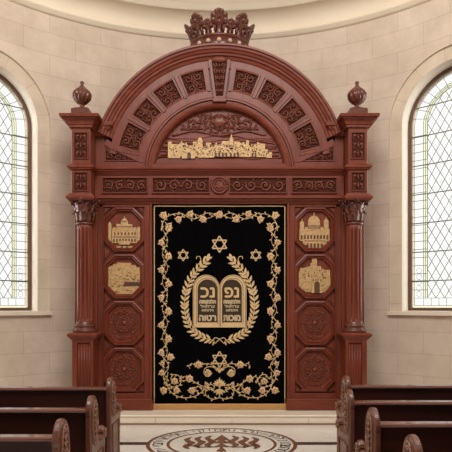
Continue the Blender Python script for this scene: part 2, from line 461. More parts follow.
# mouldings and cove above the apse
def sweep_apse(prof, name, m, kind='structure', ext=9.5, n=64):
    mb = MB(); rs = []
    pts = [(-PI/2, ext)]+[(-PI/2+PI*k/n, 0) for k in range(n+1)]+[(PI/2, ext)]
    for t, e in pts:
        rs.append([(RC[0]+r*math.sin(t), RC[1]+r*math.cos(t)-e, z) for r, z in prof])
    mb.rings(rs, False, True); o = mb.build(name, m); 
    tag(o, kind=kind); return o
def edge(o): 
    for p in o.data.polygons: p.use_smooth = False
sweep_apse([(4.04,5.83),(3.985,5.84),(3.985,5.865),(3.96,5.875),(3.95,5.90),(3.965,5.93),(4.0,5.935),(4.0,5.95)], 'trim_5', M['plaster'])
sweep_apse([(4.0,5.945),(4.0,6.0),(3.985,6.06),(3.95,6.11),(3.88,6.16),(3.80,6.19)], 'trim_6', M['plaster'])
sweep_apse([(3.80,6.185),(3.77,6.19),(3.77,6.215),(3.745,6.225),(3.745,6.25),(3.70,6.27),(3.69,6.30),(3.65,6.33),(3.65,6.345),(3.68,6.35)], 'trim_7', M['plaster'])
# half dome over the apse only
dm = MB(); rs = []
for i in range(13):
    ph = PI/2*i/12*.98; r = 3.68*math.cos(ph); z = 6.35+3.4*math.sin(ph)
    rs.append([(RC[0]+r*math.sin(-PI/2+PI*k/40), RC[1]+r*math.cos(-PI/2+PI*k/40), z) for k in range(41)])
dm.rings(rs, False, True); tag(dm.build('ceiling', M['plaster']), kind='structure')

# ------------------------------------------------------------------ carving generators
def spiral(mb, cx, cz, R, Y, a0, sg, r, turns=1.35, n=15, tail=None):
    pts = []
    for t in range(n):
        q = t/(n-1); rad = R*(1-.82*q); a = a0+sg*turns*2*PI*q
        pts.append((cx+rad*math.cos(a), Y-.012*q, cz+rad*math.sin(a)))
    mb.tube(pts, r, 5, taper=lambda q: 1.15-.35*q)
    mb.blob((cx, Y-.012, cz), r*1.5, r*1.5, r*1.5, n=6, m=4)
def scroll_fill(mb, inside, x0, z0, x1, z1, Y, cell, rnd, r=.008, mirror=None):
    # spirals with leaves scattered on a staggered grid, mirrored about x = mirror
    j = 0; z = z0+cell*.5
    while z < z1-cell*.2:
        x = (mirror if mirror is not None else x0)+cell*.5*(1 if j % 2 == 0 else 1.0)
        k = 0
        while x < x1-cell*.2:
            a0 = rnd.random()*2*PI; sg = rnd.choice((-1,1)); jx = rnd.uniform(-.08,.08)*cell; jz = rnd.uniform(-.08,.08)*cell
            for mi in ((1,-1) if mirror is not None else (1,)):
                cx = x+jx; A = a0; S = sg
                if mi < 0: cx = 2*mirror-cx; A = PI-a0; S = -sg
                if inside(cx, z+jz, cell*.36):
                    spiral(mb, cx, z+jz, cell*.42, Y, A, S, r)
                    for q in range(3):
                        la = A+q*2.1; lx, lz = cx+cell*.42*math.cos(la), z+jz+cell*.42*math.sin(la)
                        if inside(lx, lz, cell*.06): mb.blob((lx, Y-.006, lz), r*2.4, r*1.5, r*1.3, la+.8*S, 6, 4)
            x += cell; k += 1
        z += cell; j += 1
def rect_carving(x0, z0, x1, z1, Y, rnd, cell=None, r=.0085):
    mb = MB(); h = z1-z0; wd = x1-x0
    n = max(1, round(h/(cell or .12))); c = h/n
    m = max(1, round(wd/c/2)); 
    mid = (x0+x1)/2; step = wd/2/m
    for i in range(n):
        for k in range(m):
            cz = z0+c*(i+.5); cx = mid+step*(k+.5); a0 = rnd.random()*6.28; sg = 1 if (i+k) % 2 else -1
            R = min(c, step)*.43
            for mi in (1,-1):
                X = cx if mi > 0 else 2*mid-cx; A = a0 if mi > 0 else PI-a0; S = sg*mi
                spiral(mb, X, cz, R, Y, A, S, r)
                for q in range(4):
                    la = A+q*1.57; mb.blob((X+R*1.02*math.cos(la), Y-.006, cz+R*1.02*math.sin(la)), r*2.2, r*1.4, r*1.1, la+.7*S, 6, 4)
    return mb

# ------------------------------------------------------------------ the ark
ark = empty('torah_ark', (-.09, 8.4, PZ))
tag(ark, 'tall carved mahogany ark with arched crest, crown and gilded reliefs on the stone step', 'ark')
rnd = random.Random(7)
def mir(px): return 439-px
# main carcass: back board, side walls, opening
b = MB()
YB = 8.46
b.pbox(95,172,152,410.2,YB,8.94); b.pbox(287,172,344,410.2,YB,8.94); b.pbox(151,172,288,204,YB,8.94)
b.pbox(150,200,289,410,8.62,8.66)
b.pbox(97,198,103.5,410.0,8.44,8.5); b.pbox(335.5,198,342,410.0,8.44,8.5)
part(b, 'carcass', M['wood'], ark)
# jambs beside the curtain
b = MB()
for sx in (0,1):
    a = [149.2,152.0]; 
    if sx: a = [mir(152.0), mir(149.2)]
    b.pbox(a[0],198,a[1],409.8,8.385,8.6,.008)
b.pbox(150,198,289,203.2,8.385,8.6,.008)
part(b, 'door_surround', M['wood'], ark)
# plinth
for a0, a1 in ((97,152.5),(286.5,342)):
    b = MB(); b.pbox(a0,401.5,a1,410.3,8.33,8.6,.006); b.pbox(a0+.3,399,a1-.6,402,8.345,8.6,.012)
    part(b, 'plinth', M['woodh'], ark)

def octa(cx, cy, w_, h_, c_, Y):
    # octagon corner list in metres
    P = [(-w_+c_,h_),(w_-c_,h_),(w_,h_-c_),(w_,-h_+c_),(w_-c_,-h_),(-w_+c_,-h_),(-w_,-h_+c_),(-w_,h_-c_)]
    return [(AX(cx+x,Y), AZ(cy-z,Y)) for x, z in P]
def gold_relief(name, cx0, Y, shapes, parent):
    mb = MB()
    for s in shapes:
        k = s[0]; mb.cur = 1 if k in 'wcv' else 0
        if k in 'bw':
            _, x0, y0, x1, y1, d = s; mb.pbox(x0,y0,x1,y1,Y-d,Y+.005)
        elif k in 'dc':
            _, x, y, r, d = s[:5]; e = s[5] if len(s) > 5 else 1
            pts = [(AX(x+r*math.cos(a),Y-d), AZ(y-r*e*math.sin(a),Y-d)) for a in [PI*t/10 for t in range(11)]]
            mb.prism(pts, Y-d, Y+.005)
        elif k in 'pv':
            mb.prism([(AX(x,Y-s[1]), AZ(y,Y-s[1])) for x, y in s[2]], Y-s[1], Y+.005)
    return mb.build(name, [M['gold'], M['golddark']], parent)
def arcade(x0, x1, yb, n, h, d, wd=.55):
    out = []; st = (x1-x0)/n
    for k in range(n):
        c = x0+st*(k+.5); hw = st*wd/2
        out += [('w', c-hw, yb-h+hw, c+hw, yb, d), ('c', c, yb-h+hw+.02, hw, d)]
    return out
scene_palace = [('p', .012, [(109,246),(140,246),(136,250.5),(113,250.5)]), ('b',112,229,137,243,.02), ('b',116.5,224,132.5,230,.024),
    ('b',108.2,224,111.4,244,.018),('b',137.3,227,140,245,.018),('p',.018,[(108.2,224),(109.8,221.5),(111.4,224)]),
    ('b',121,221,128,225,.026),('d',124.4,221.5,3,.026,1.1),('b',124,216.3,124.8,219,.02),('b',119,241,130,244.5,.026),('b',112.5,227.5,116,230,.022),('b',133,227.5,136.5,230,.022)]
scene_palace += arcade(112.5,136.5,242,8,3.4,.022)+[('w',x,232.3,x+1.4,235,.022) for x in (114,117.5,121,124.5,128,131.5,134.3)]+[('w',113,236.6,136,237.3,.023),('w',117,226.3,132,227,.026)]
scene_palace += [('v',.014,[(122.5,245),(123.6,245),(121.6,250.3),(118.5,250.3)]),('v',.014,[(125.4,245),(126.6,245),(130.5,250.3),(127.4,250.3)]),('v',.014,[(115,246),(117,245.5),(114.6,249),(112.6,249)]),('v',.014,[(132,245.5),(134,246),(136.4,249),(134.4,249)])]
scene_wall = [('p',.014,[(108,266),(113,266),(113,264),(117,264),(117,262.5),(131,263),(131,265),(136,265),(136,267),(140,267),(140,286),(134,294),(114,294),(108,288)]),
    ('b',108.5,268,139.5,279,.02),('b',110,283,138,285,.018),('b',117,264,130,268,.019)]
r2_ = random.Random(3)
for k in range(46):
    x = r2_.uniform(109,137.5); y = r2_.uniform(268,292); l = r2_.uniform(1,2.6)
    if y > 288 and (x < 115 or x > 133): continue
    scene_wall.append(('w', x, y, x+l, y+.55, .0215))
for k in range(9): scene_wall.append(('v',.024,[(124+k*1.75,283-(k%2)),(125.8+k*1.75,281.5),(126.4+k*1.75,285.5),(124.2+k*1.75,286)]))
scene_domes = [('b',299.5,229,329.5,241,.014),('b',303,239,326.5,245,.018),('p',.016,[(306,244),(324,244),(321,248.5),(309,248.5)]),
    ('b',308,222,320,230,.022),('d',314,222.5,6,.024,1.15),('b',313.6,212.5,314.5,216,.02),('b',300,224,304,232,.018),('d',302,224,2.2,.018,1.4),('b',301.8,218.5,302.4,222,.016),
    ('b',324,222,328.5,232,.018),('d',326.2,222,2.4,.018,1.3),('b',326,216.8,326.6,220,.016),('b',305,227,308,231,.02),('b',320.5,227,323.5,231,.02)]
scene_domes += arcade(308,320,229,6,4.2,.0235)+arcade(300,329,239.5,9,4.6,.016,.6)+arcade(306,323.5,247.5,5,4.4,.0195,.55)+[('w',304,240.6,326,241.3,.0195)]
scene_hill = [('p',.012,[(298,272),(304,268),(310,266),(322,268),(330,274),(331,284),(325,292),(306,292),(298,286)]),('b',305.5,268,311.5,286,.02),('b',312,258,317,276,.022),('d',314.5,258.5,1.9,.02,1.3),('b',310.5,263,313,270,.018),
    ('b',298,272,306,279,.017),('b',300,268,304,273,.015),('b',317,266,321,272,.017),('b',321,270,330,277,.017),('b',303,280,311,289,.022),('b',311.5,277,322.5,293,.028),('b',323,279,330,286,.02),('b',324,286,327,290,.016)]
scene_hill += [('w',314.3,284,319.7,293,.0295),('c',317,284.1,2.7,.0295)]+[('w',r2_.uniform(299,328),y,0,0,.024) for y in ()]
for k in range(26):
    x = r2_.uniform(299,328); y = r2_.uniform(268,288)
    if 311 < x < 323 and y > 277: continue
    scene_hill.append(('w', x, y, x+.8, y+1.1, .0235))
for k in range(4): scene_hill.append(('w',312.6+k*2.6,279,313.6+k*2.6,281,.0295))

for sx in (0,1):
    sp = MB(); Yf = 8.405; Yr = 8.455
    x0, x1 = 103, 149.4; xa, xb = 103.6, 144.4; cx = 124
    if sx: x0, x1, xa, xb, cx = mir(149.4), mir(103), mir(144.4), mir(103.6), mir(124)
    for a, c in ((x0,xa),(xb,x1)): sp.pbox(a,206.8,c,393,Yf,8.5)
    sp.pbox(x0,197.5,x1,206.8,Yf,8.5); sp.pbox(x0,393,x1,400,Yf,8.5)
    sp.pbox(xa,206.8,xb,393,Yr,8.49)        # recessed ground
    root = part(sp, 'side_panel', M['wood'], ark)
    cys = [229.6, 276.4, 323.0, 369.6]
    for i, cy in enumerate(cys):
        # flat field round the octagon with a chamfered opening
        fl = MB(); ow = octa(cx,cy,20.4,23.3,11,Yf+.012); hole = octa(cx,cy,16.4,18.4,8.6,Yf+.012)
        outer = [(AX(cx-20.4+11,Yf+.012),AZ(cy-23.3,Yf+.012)),(AX(cx+20.4-11,Yf+.012),AZ(cy-23.3,Yf+.012)),(AX(cx+20.4,Yf+.012),AZ(cy-23.3+11,Yf+.012)),(AX(cx+20.4,Yf+.012),AZ(cy+23.3-11,Yf+.012)),
                 (AX(cx+20.4-11,Yf+.012),AZ(cy+23.3,Yf+.012)),(AX(cx-20.4+11,Yf+.012),AZ(cy+23.3,Yf+.012)),(AX(cx-20.4,Yf+.012),AZ(cy+23.3-11,Yf+.012)),(AX(cx-20.4,Yf+.012),AZ(cy-23.3+11,Yf+.012))]
        def sweep8(mb, offs):
            rs = []
            for (o, Y) in offs:
                rs.append([(p[0],Y,p[1]) for p in octa(cx,cy,20.4-o,22.4-o,10.6-o*.42,8.41)])
            ids = [mb.verts(r) for r in rs]
            for A, B in zip(ids, ids[1:]):
                for k in range(8): mb.face([A[k],A[(k+1)%8],B[(k+1)%8],B[k]])
        sweep8(fl, [(0,8.45),(0,8.41),(.6,8.392),(1.8,8.385),(2.3,8.41),(3.4,8.402),(4.4,8.43),(4.6,8.456)])
        of = subpart(fl, 'octagon_frame', M['wood'], root)
        if i < 2:
            sh = [scene_palace, scene_wall, scene_domes, scene_hill][i+2*sx]
            g = gold_relief('gilded_relief', cx, 8.452, sh, root)
            g['label'] = ['gilded relief of a domed palace with converging paths','gilded relief of a stone block wall','gilded relief of a domed hall over arcades','gilded relief of a hillside town with an arched gate'][i+2*sx]
        else:
            rz = MB(); X, Z = AX(cx,8.44), AZ(cy,8.44); S = 8.44/F
            def circ(x, z, r, t, n=20, ry=1): rz.tube([(x+r*math.cos(2*PI*k/n), 8.448, z+r*ry*math.sin(2*PI*k/n)) for k in range(n+1)], t, 5)
            circ(X,Z,4.2*S,.008); circ(X,Z,14*S,.006,32,1.12)
            rz.blob((X,8.45,Z),2.6*S,.02,2.6*S,0,12,5,6,.15)
            for k in range(8):
                a = 2*PI*k/8+PI/8
                circ(X+8.2*S*math.cos(a), Z+8.8*S*math.sin(a), 3.3*S, .0062, 12)
                rz.blob((X+8.2*S*math.cos(a),8.45,Z+8.8*S*math.sin(a)),1.2*S,.014,1.2*S,n=6,m=4)
                a2 = a+PI/8
                rz.blob((X+12.3*S*math.cos(a2),8.452,Z+13.6*S*math.sin(a2)),2.2*S,.014,1.1*S,a2,6,4)
                rz.blob((X+6*S*math.cos(a2),8.452,Z+6.4*S*math.sin(a2)),1.6*S,.012,.7*S,a2,6,4)
            for q in range(2):
                pts = [(X+11*S*math.cos(PI/2*k+q*PI/4), 8.446, Z+12.4*S*math.sin(PI/2*k+q*PI/4)) for k in range(5)]
                rz.tube(pts, .006, 4, smooth=False)
            subpart(rz, 'rosette', M['carve'], root)
    # carved triangles between the octagons
    for i in range(5):
        yb = [206.8, 253, 299.7, 346.3, 392.6][i]
        for q in (-1,1):
            tr = MB(); ex = cx+q*19.6; s_ = 6.6
            if i in (0,4):
                dy = 1 if i == 0 else -1; P = [(ex,yb+dy*1),(ex-q*s_,yb+dy*1),(ex,yb+dy*(s_+1))]
            else: P = [(ex,yb-s_),(ex-q*s_*.95,yb),(ex,yb+s_)]
            tr.prism([(AX(x,8.43),AZ(y,8.43)) for x, y in P], 8.43, 8.46)
            m_ = (sum(p[0] for p in P)/3, sum(p[1] for p in P)/3)
            P2 = [(m_[0]+(p[0]-m_[0])*.5, m_[1]+(p[1]-m_[1])*.5) for p in P]
            tr.prism([(AX(x,8.415),AZ(y,8.415)) for x, y in P2], 8.415, 8.435)
            subpart(tr, 'corner_carving', M['wood'], root)
    if True:
        fi = MB(); fi.pbox(cx-14,389,cx+12,391.5,8.39,8.43,.004); subpart(fi, 'nameplate', M['wood'], root)

# frieze and its mouldings
YF = 8.35
b = MB(); 
X0, X1 = 95, 344
b.pbox(X0,172.5,X1,197,YF,8.9)
root = part(b, 'frieze', M['woodh'], ark)
def hmould(mb, xa, xb, rows, Yref):
    # rows: (py, Y) from top to bottom, extruded along x
    a = mb.verts([(AX(xa,Yref), Y, AZ(py,Yref)) for py, Y in rows]); c = mb.verts([(AX(xb,Yref), Y, AZ(py,Yref)) for py, Y in rows])
    for k in range(len(rows)-1): mb.face([a[k],c[k],c[k+1],a[k+1]])
    mb.face(a); mb.face(c[::-1])
b = MB()
hmould(b,94,345,[(167.2,8.42),(167.2,8.27),(168.2,8.26),(169.4,8.262),(170.2,8.285),(171.2,8.29),(172,8.31),(173.6,8.33),(175,8.35),(175,8.42)],8.3)
hmould(b,94,345,[(194.6,8.42),(194.6,8.345),(195.4,8.31),(196.4,8.30),(198.2,8.30),(198.8,8.33),(200.4,8.345),(201.6,8.37),(203,8.385),(203,8.5)],8.32)
subpart(b, 'frieze_moulding', M['woodh'], root)
def recess_panel(x0, y0, x1, y1, Y, cell, parent, rr=.0115, depth=.03):
    # raised frame round a darker sunk ground with scrollwork
    g = MB()
    X0_, X1_, Z0_, Z1_ = AX(x0,Y), AX(x1,Y), AZ(y1,Y), AZ(y0,Y)
    t = .013
    o = [(X0_-t,Z0_-t),(X1_+t,Z0_-t),(X1_+t,Z1_+t),(X0_-t,Z1_+t)]; i_ = [(X0_,Z0_),(X1_,Z0_),(X1_,Z1_),(X0_,Z1_)]
    g.plate(o, i_, Y-depth, Y+.002); 
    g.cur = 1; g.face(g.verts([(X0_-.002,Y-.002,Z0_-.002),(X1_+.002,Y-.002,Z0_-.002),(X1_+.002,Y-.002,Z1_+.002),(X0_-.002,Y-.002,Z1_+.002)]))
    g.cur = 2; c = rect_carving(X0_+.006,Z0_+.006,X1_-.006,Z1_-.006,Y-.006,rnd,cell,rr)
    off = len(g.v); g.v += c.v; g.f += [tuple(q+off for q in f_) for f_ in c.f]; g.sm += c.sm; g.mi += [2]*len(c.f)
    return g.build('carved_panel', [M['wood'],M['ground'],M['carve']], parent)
recess_panel(103,178.3,147,192.6,YF,.2,root); recess_panel(mir(147),178.3,mir(103),192.6,YF,.2,root)
recess_panel(153,178.3,209,192.6,YF,.2,root); recess_panel(mir(209),178.3,mir(153),192.6,YF,.2,root)
b = MB(); X, Z = AX(219.5,YF), AZ(185.3,YF); S = YF/F
for r, t, Y in ((8,.016,YF-.02),(5.4,.01,YF-.02)):
    b.tube([(X+r*S*math.cos(2*PI*k/32), Y, Z+r*S*math.sin(2*PI*k/32)) for k in range(33)], t, 6)
b.prism([(X+7.6*S*math.cos(2*PI*k/24), Z+7.6*S*math.sin(2*PI*k/24)) for k in range(24)], YF-.012, YF+.01)
star = [(X+(4.6 if k % 2 == 0 else 2.7)*S*math.sin(PI*k/6), Z+(4.6 if k % 2 == 0 else 2.7)*S*math.cos(PI*k/6)) for k in range(12)]
b.prism(star, YF-.035, YF)
subpart(b, 'star_roundel', M['wood'], root)

# arch
RS = 8.35/F; AC = (AX(219.5,8.35), AZ(172,8.35))
def pol(r, a): return (AC[0]+r*RS*math.sin(a), AC[1]+r*RS*math.cos(a))
def arc_sweep(mb, prof, a0, a1, n=56, cap=True):
    # prof: (r in measure units, Y)
    rs = []
    for k in range(n+1):
        a = a0+(a1-a0)*k/n; rs.append([(pol(r,a)[0], Y, pol(r,a)[1]) for r, Y in prof])
    ids = [mb.verts(r) for r in rs]
    for A, B in zip(ids, ids[1:]):
        for k in range(len(prof)-1): mb.face([A[k],A[k+1],B[k+1],B[k]], False)
    if cap: mb.face(ids[0]); mb.face(ids[-1][::-1])
D2 = PI/180
b = MB()
AE = 72.5*D2
arc_sweep(b, [(126.4,9.0),(126.4,8.25),(125.4,8.235),(124,8.235),(123.4,8.26),(121.4,8.265),(120.6,8.285),(118.6,8.30),(118.0,8.32),(116.2,8.325),(115.6,8.35),(113.2,8.365),(112,8.385),(112,9.0)], -AE, AE)
root = part(b, 'arch', M['woodh'], ark)
# ring face with ribs, ground set back
b = MB()
arc_sweep(b, [(112.5,8.9),(112.5,8.38),(105.5,8.38),(105.5,8.415),(82.8,8.415),(82.8,8.38),(72.5,8.38),(72.5,8.9)], -80*D2, 80*D2)
# spandrel field below the ring and beside it
def poly(mb, pts, Yf, Yb): mb.prism([(AX(x,8.35),AZ(y,8.35)) for x, y in pts], Yf, Yb)
for sx in (0,1):
    m_ = (lambda x: x) if not sx else mir
    P = [(95,172),(95,134),(101,134)]+[(219.5-112*math.cos(t*D2), 172-112*math.sin(t*D2)) for t in (20,16,12)]+[(112,148),(139,162.6),(147,162.6),(147,172)]
    if not sx: poly(b, [(m_(x),y) for x, y in [(95,172),(95,130),(104,130),(104,172)]], 8.38, 8.9)
    else: poly(b, [(m_(x),y) for x, y in [(104,172),(104,130),(95,130),(95,172)]], 8.38, 8.9)
    poly(b, [(m_(x),y) for x, y in [(103,161.4),(147.3,161.4),(147.3,172),(103,172)]], 8.378, 8.9)
    poly(b, [(m_(x),y) for x, y in [(104,143),(106,138),(113.5,143.6),(140,156.6),(146,159),(147,161.8),(139,161.8),(104,144.8)]], 8.37, 8.9)
    poly(b, [(m_(x),y) for x, y in [(103,143),(141,162),(103,162)]], 8.42, 8.9)
ringface = subpart(b, 'ring_face', M['wood'], root)
angs = [(8.6,22.6),(26.4,40.2),(43.8,57),(60.6,75.6)]
for sx in (-1,1):
    for i, (a, c) in enumerate(angs):
        # sunk carved panel between ribs
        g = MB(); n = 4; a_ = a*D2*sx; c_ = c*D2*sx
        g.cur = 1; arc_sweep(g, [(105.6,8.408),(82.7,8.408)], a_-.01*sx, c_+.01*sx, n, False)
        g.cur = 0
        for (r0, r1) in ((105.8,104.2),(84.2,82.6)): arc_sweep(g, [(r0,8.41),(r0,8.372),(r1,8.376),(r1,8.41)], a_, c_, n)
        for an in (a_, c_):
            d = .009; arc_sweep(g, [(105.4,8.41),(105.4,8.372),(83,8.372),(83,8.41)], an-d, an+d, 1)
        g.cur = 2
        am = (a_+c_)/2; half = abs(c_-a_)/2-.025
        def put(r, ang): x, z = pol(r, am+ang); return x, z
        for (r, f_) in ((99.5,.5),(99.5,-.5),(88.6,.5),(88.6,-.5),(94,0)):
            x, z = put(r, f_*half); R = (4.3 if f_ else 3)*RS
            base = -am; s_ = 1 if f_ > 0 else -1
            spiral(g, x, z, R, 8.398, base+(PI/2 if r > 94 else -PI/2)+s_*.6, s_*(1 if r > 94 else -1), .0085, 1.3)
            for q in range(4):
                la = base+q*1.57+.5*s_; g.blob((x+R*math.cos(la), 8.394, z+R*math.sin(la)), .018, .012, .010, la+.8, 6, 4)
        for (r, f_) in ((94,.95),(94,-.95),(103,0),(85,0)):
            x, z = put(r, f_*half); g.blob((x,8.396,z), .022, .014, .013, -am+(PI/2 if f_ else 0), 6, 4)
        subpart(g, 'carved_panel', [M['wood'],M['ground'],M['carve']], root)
    for i in range(5):   # ribs between panels
        aa = [7.2,24.5,42,58.8,77.4][i]*D2*sx
        rb = MB(); hw = 1.0*D2
        arc_sweep(rb, [(106.5,8.40),(106.5,8.362),(82,8.362),(82,8.40)], aa-hw, aa+hw, 1)
        subpart(rb, 'rib', M['wood'], root)
    # spandrel carving
    m_ = (lambda x: x) if sx < 0 else mir
    g = MB()
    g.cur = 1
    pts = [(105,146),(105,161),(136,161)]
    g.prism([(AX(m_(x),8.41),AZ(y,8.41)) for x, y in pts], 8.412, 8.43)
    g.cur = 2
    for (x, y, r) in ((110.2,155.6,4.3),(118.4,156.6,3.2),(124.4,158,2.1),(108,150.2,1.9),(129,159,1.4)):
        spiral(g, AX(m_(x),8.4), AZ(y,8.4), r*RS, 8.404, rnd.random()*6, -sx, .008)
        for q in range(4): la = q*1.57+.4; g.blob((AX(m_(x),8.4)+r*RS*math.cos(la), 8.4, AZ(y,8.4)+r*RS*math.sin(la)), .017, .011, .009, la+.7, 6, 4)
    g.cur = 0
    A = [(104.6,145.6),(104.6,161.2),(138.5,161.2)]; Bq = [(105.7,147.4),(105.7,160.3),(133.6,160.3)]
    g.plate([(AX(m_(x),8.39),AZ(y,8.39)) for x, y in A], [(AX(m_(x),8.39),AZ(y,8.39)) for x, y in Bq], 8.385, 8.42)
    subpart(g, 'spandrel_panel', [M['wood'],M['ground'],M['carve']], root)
# inner archivolt
b = MB()
arc_sweep(b, [(75.4,8.42),(75.4,8.365),(74,8.345),(72.6,8.345),(72.2,8.375),(71,8.375),(70.4,8.35),(68,8.34),(66.4,8.35),(65,8.375),(64.8,8.46)], -90*D2, 90*D2, 60)
subpart(b, 'inner_moulding', M['woodh'], root)
# keystone
b = MB()
P = [(208.6,59.5),(230.4,59.5),(225.2,98),(213.8,98)]; Q = [(211.6,61.5),(227.4,61.5),(223,96),(216,96)]
b.plate([(AX(x,8.31),AZ(y,8.31)) for x, y in P], [(AX(x,8.31),AZ(y,8.31)) for x, y in Q], 8.31, 8.45)
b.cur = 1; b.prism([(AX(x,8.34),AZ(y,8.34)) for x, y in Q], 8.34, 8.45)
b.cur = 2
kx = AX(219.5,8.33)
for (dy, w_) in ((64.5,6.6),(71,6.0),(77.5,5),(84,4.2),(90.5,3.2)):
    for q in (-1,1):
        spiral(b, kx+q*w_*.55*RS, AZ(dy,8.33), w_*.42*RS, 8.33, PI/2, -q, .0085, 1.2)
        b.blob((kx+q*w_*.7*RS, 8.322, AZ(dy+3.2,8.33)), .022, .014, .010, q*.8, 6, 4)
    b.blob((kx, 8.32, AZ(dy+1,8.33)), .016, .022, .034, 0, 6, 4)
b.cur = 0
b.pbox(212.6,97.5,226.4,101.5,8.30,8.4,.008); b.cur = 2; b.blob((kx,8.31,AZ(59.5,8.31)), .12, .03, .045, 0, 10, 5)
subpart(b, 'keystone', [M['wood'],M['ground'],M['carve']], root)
# tympanum
b = MB(); b.prism([pol(66,(-90+180*k/40)*D2) for k in range(41)], 8.455, 8.5)
ty = part(b, 'tympanum', M['woodh'], ark)
b = MB()   # hill layers behind and below the town
def hill(fn, ybot, Yf, Yb):
    xs_ = [154.5+130*k/44 for k in range(45)]
    top = []
    for x in xs_:
        y = fn(x); rr = 65.2**2-(x-219.5)**2; lim = 172-math.sqrt(max(rr,0)); top.append((x, max(y, lim)))
    pts = [(AX(x,8.45),AZ(y,8.45)) for x, y in top]; bot = [(AX(xs_[k],8.45),AZ(ybot,8.45)) for k in (44,0)]
    b.prism(pts+bot, Yf, Yb)
hill(lambda x: 137+2.2*math.sin((x-150)/11.)+1.2*math.sin(x/5.), 165, 8.446, 8.46)
hill(lambda x: 146+1.8*math.sin((x-120)/14.)+(.0012*(x-219.5)**2), 165, 8.436, 8.46)
hill(lambda x: 158.5+1.2*math.sin((x-140)/10.), 165, 8.418, 8.46)
hill(lambda x: 161.4+.8*math.sin((x-120)/7.), 165, 8.408, 8.46)
for hi in range(9):
    yb = 137.5+2.6*hi+rnd.uniform(-.5,.5); ph = rnd.random()*6; P = []
    for k in range(60):
        x = 156+127*k/59; y = yb+1.5*math.sin((x-100)/(12.+hi)+ph*.3)+.5*math.sin(x/4.+ph)
        if math.hypot(x-219.5, y-172) < 63: P.append((AX(x,8.44), 8.448-.0042*max(0,hi-1), AZ(y,8.44)))
    b.tube(P, .009, 4, smooth=False)
subpart(b, 'carved_hills', M['woodh'], ty)
b = MB(); b.pbox(150,163.4,289,168,8.35,8.5,.008); subpart(b, 'tympanum_sill', M['woodh'], ty)
g = MB()
def insT(x, z, m_):
    px = 219.5+(x-AC[0])/RS; py = 172-(z-AC[1])/RS; mm = m_/RS
    return math.hypot(px-219.5, py-172) < 64.2-mm and py < 131.5+2.4*math.cos((px-219.5)/9)-mm*.6-.0007*(px-219.5)**2*0
scroll_fill(g, insT, AC[0], AC[1]+38*RS, AC[0]+62*RS, AC[1]+66*RS, 8.445, .078, rnd, .0085, AC[0])
# ribbon below the scrolls and a central cartouche
g.tube([(AX(x,8.44), 8.44, AZ(133.2+2.2*math.cos((x-219.5)/8.),8.44)) for x in range(172,268,2)], .012, 5)
g.blob((AC[0],8.44,AZ(122,8.44)), .11, .03, .085, 0, 12, 5, 6, .15)
subpart(g, 'scroll_carving', M['carve'], ty)
# the gilded town
sh = []; rt = random.Random(12)
def ground(x): return 157.6+(1.2*math.sin(x/9.)) if x < 262 else 157.4
x = 168.
while x < 262:
    wd = rt.uniform(2.6,5.2); top = rt.uniform(143,147.5); sh.append(('b',x,top,x+wd+.3,151,rt.uniform(.012,.022)))
    if rt.random() < .3: sh.append(('b',x+wd*.3,top-2,x+wd*.3+1.2,top,.012))
    if rt.random() < .22: sh.append(('d',x+wd/2,top,wd*.32,.014))
    x += wd
sh += [('b',168,141.6,171.6,158,.03),('b',168,144,180,158,.026),('b',180,147,198,156.5,.022),('b',198,148,214,157.5,.026),('b',214,147.5,240,156.5,.024),('b',240,147,252,156.8,.026),('b',252,149.5,262,156.6,.022),
       ('b',197.6,140,202.4,147,.02),('d',200,140,2.1,.02,1.3),('b',193,141.5,197,147,.016),('b',206,142.5,211,147,.018),('b',229.4,139,233.4,149,.024),('p',.022,[(230,139.2),(231.4,133.6),(232.8,139.2)]),
       ('b',222,141,229,148,.017),('b',234,141.5,240,148,.019),('b',242.5,142.2,244.4,148,.018),('b',246,142,249,148,.02),('d',247.5,142,1.4,.02,1.3),('b',257,144.2,260.6,157,.026),('d',258.8,144.4,1.8,.026,1),('b',260,149.5,268,157,.018),('b',266.4,152,272,157.8,.022)]
sh += [('p',.03,[(182,158.4),(182,152),(186,149.5),(192,149.5),(195,152),(195,158.4)])]
sh += [('w',187.2,154,191,158.4,.032),('c',189.1,154.05,1.9,.032)]
sh += arcade(214,228,156.6,4,4.2,.0255,.6)+arcade(229,240,156.6,3,3.8,.0255,.6)+arcade(251,257,157,2,4.4,.0275,.55)
for k in range(190):
    x = rt.uniform(168.6,268); y = rt.uniform(143.8,154.5)
    if x > 260 and y < 151: continue
    s_ = rt.choice((.8,1.1)); sh.append(('w', x, y, x+s_, y+s_*1.1, .0305 if x < 180 else .0275))
for k in range(8): sh.append(('w', 182+k*1.7, 151.2+k*.75, 184+k*1.7, 151.6+k*.75, .0325 if k < 5 else .028))
gr = gold_relief('gilded_cityscape', 0, 8.425, sh, ty); gr['label'] = 'gilded relief of a walled hill town'

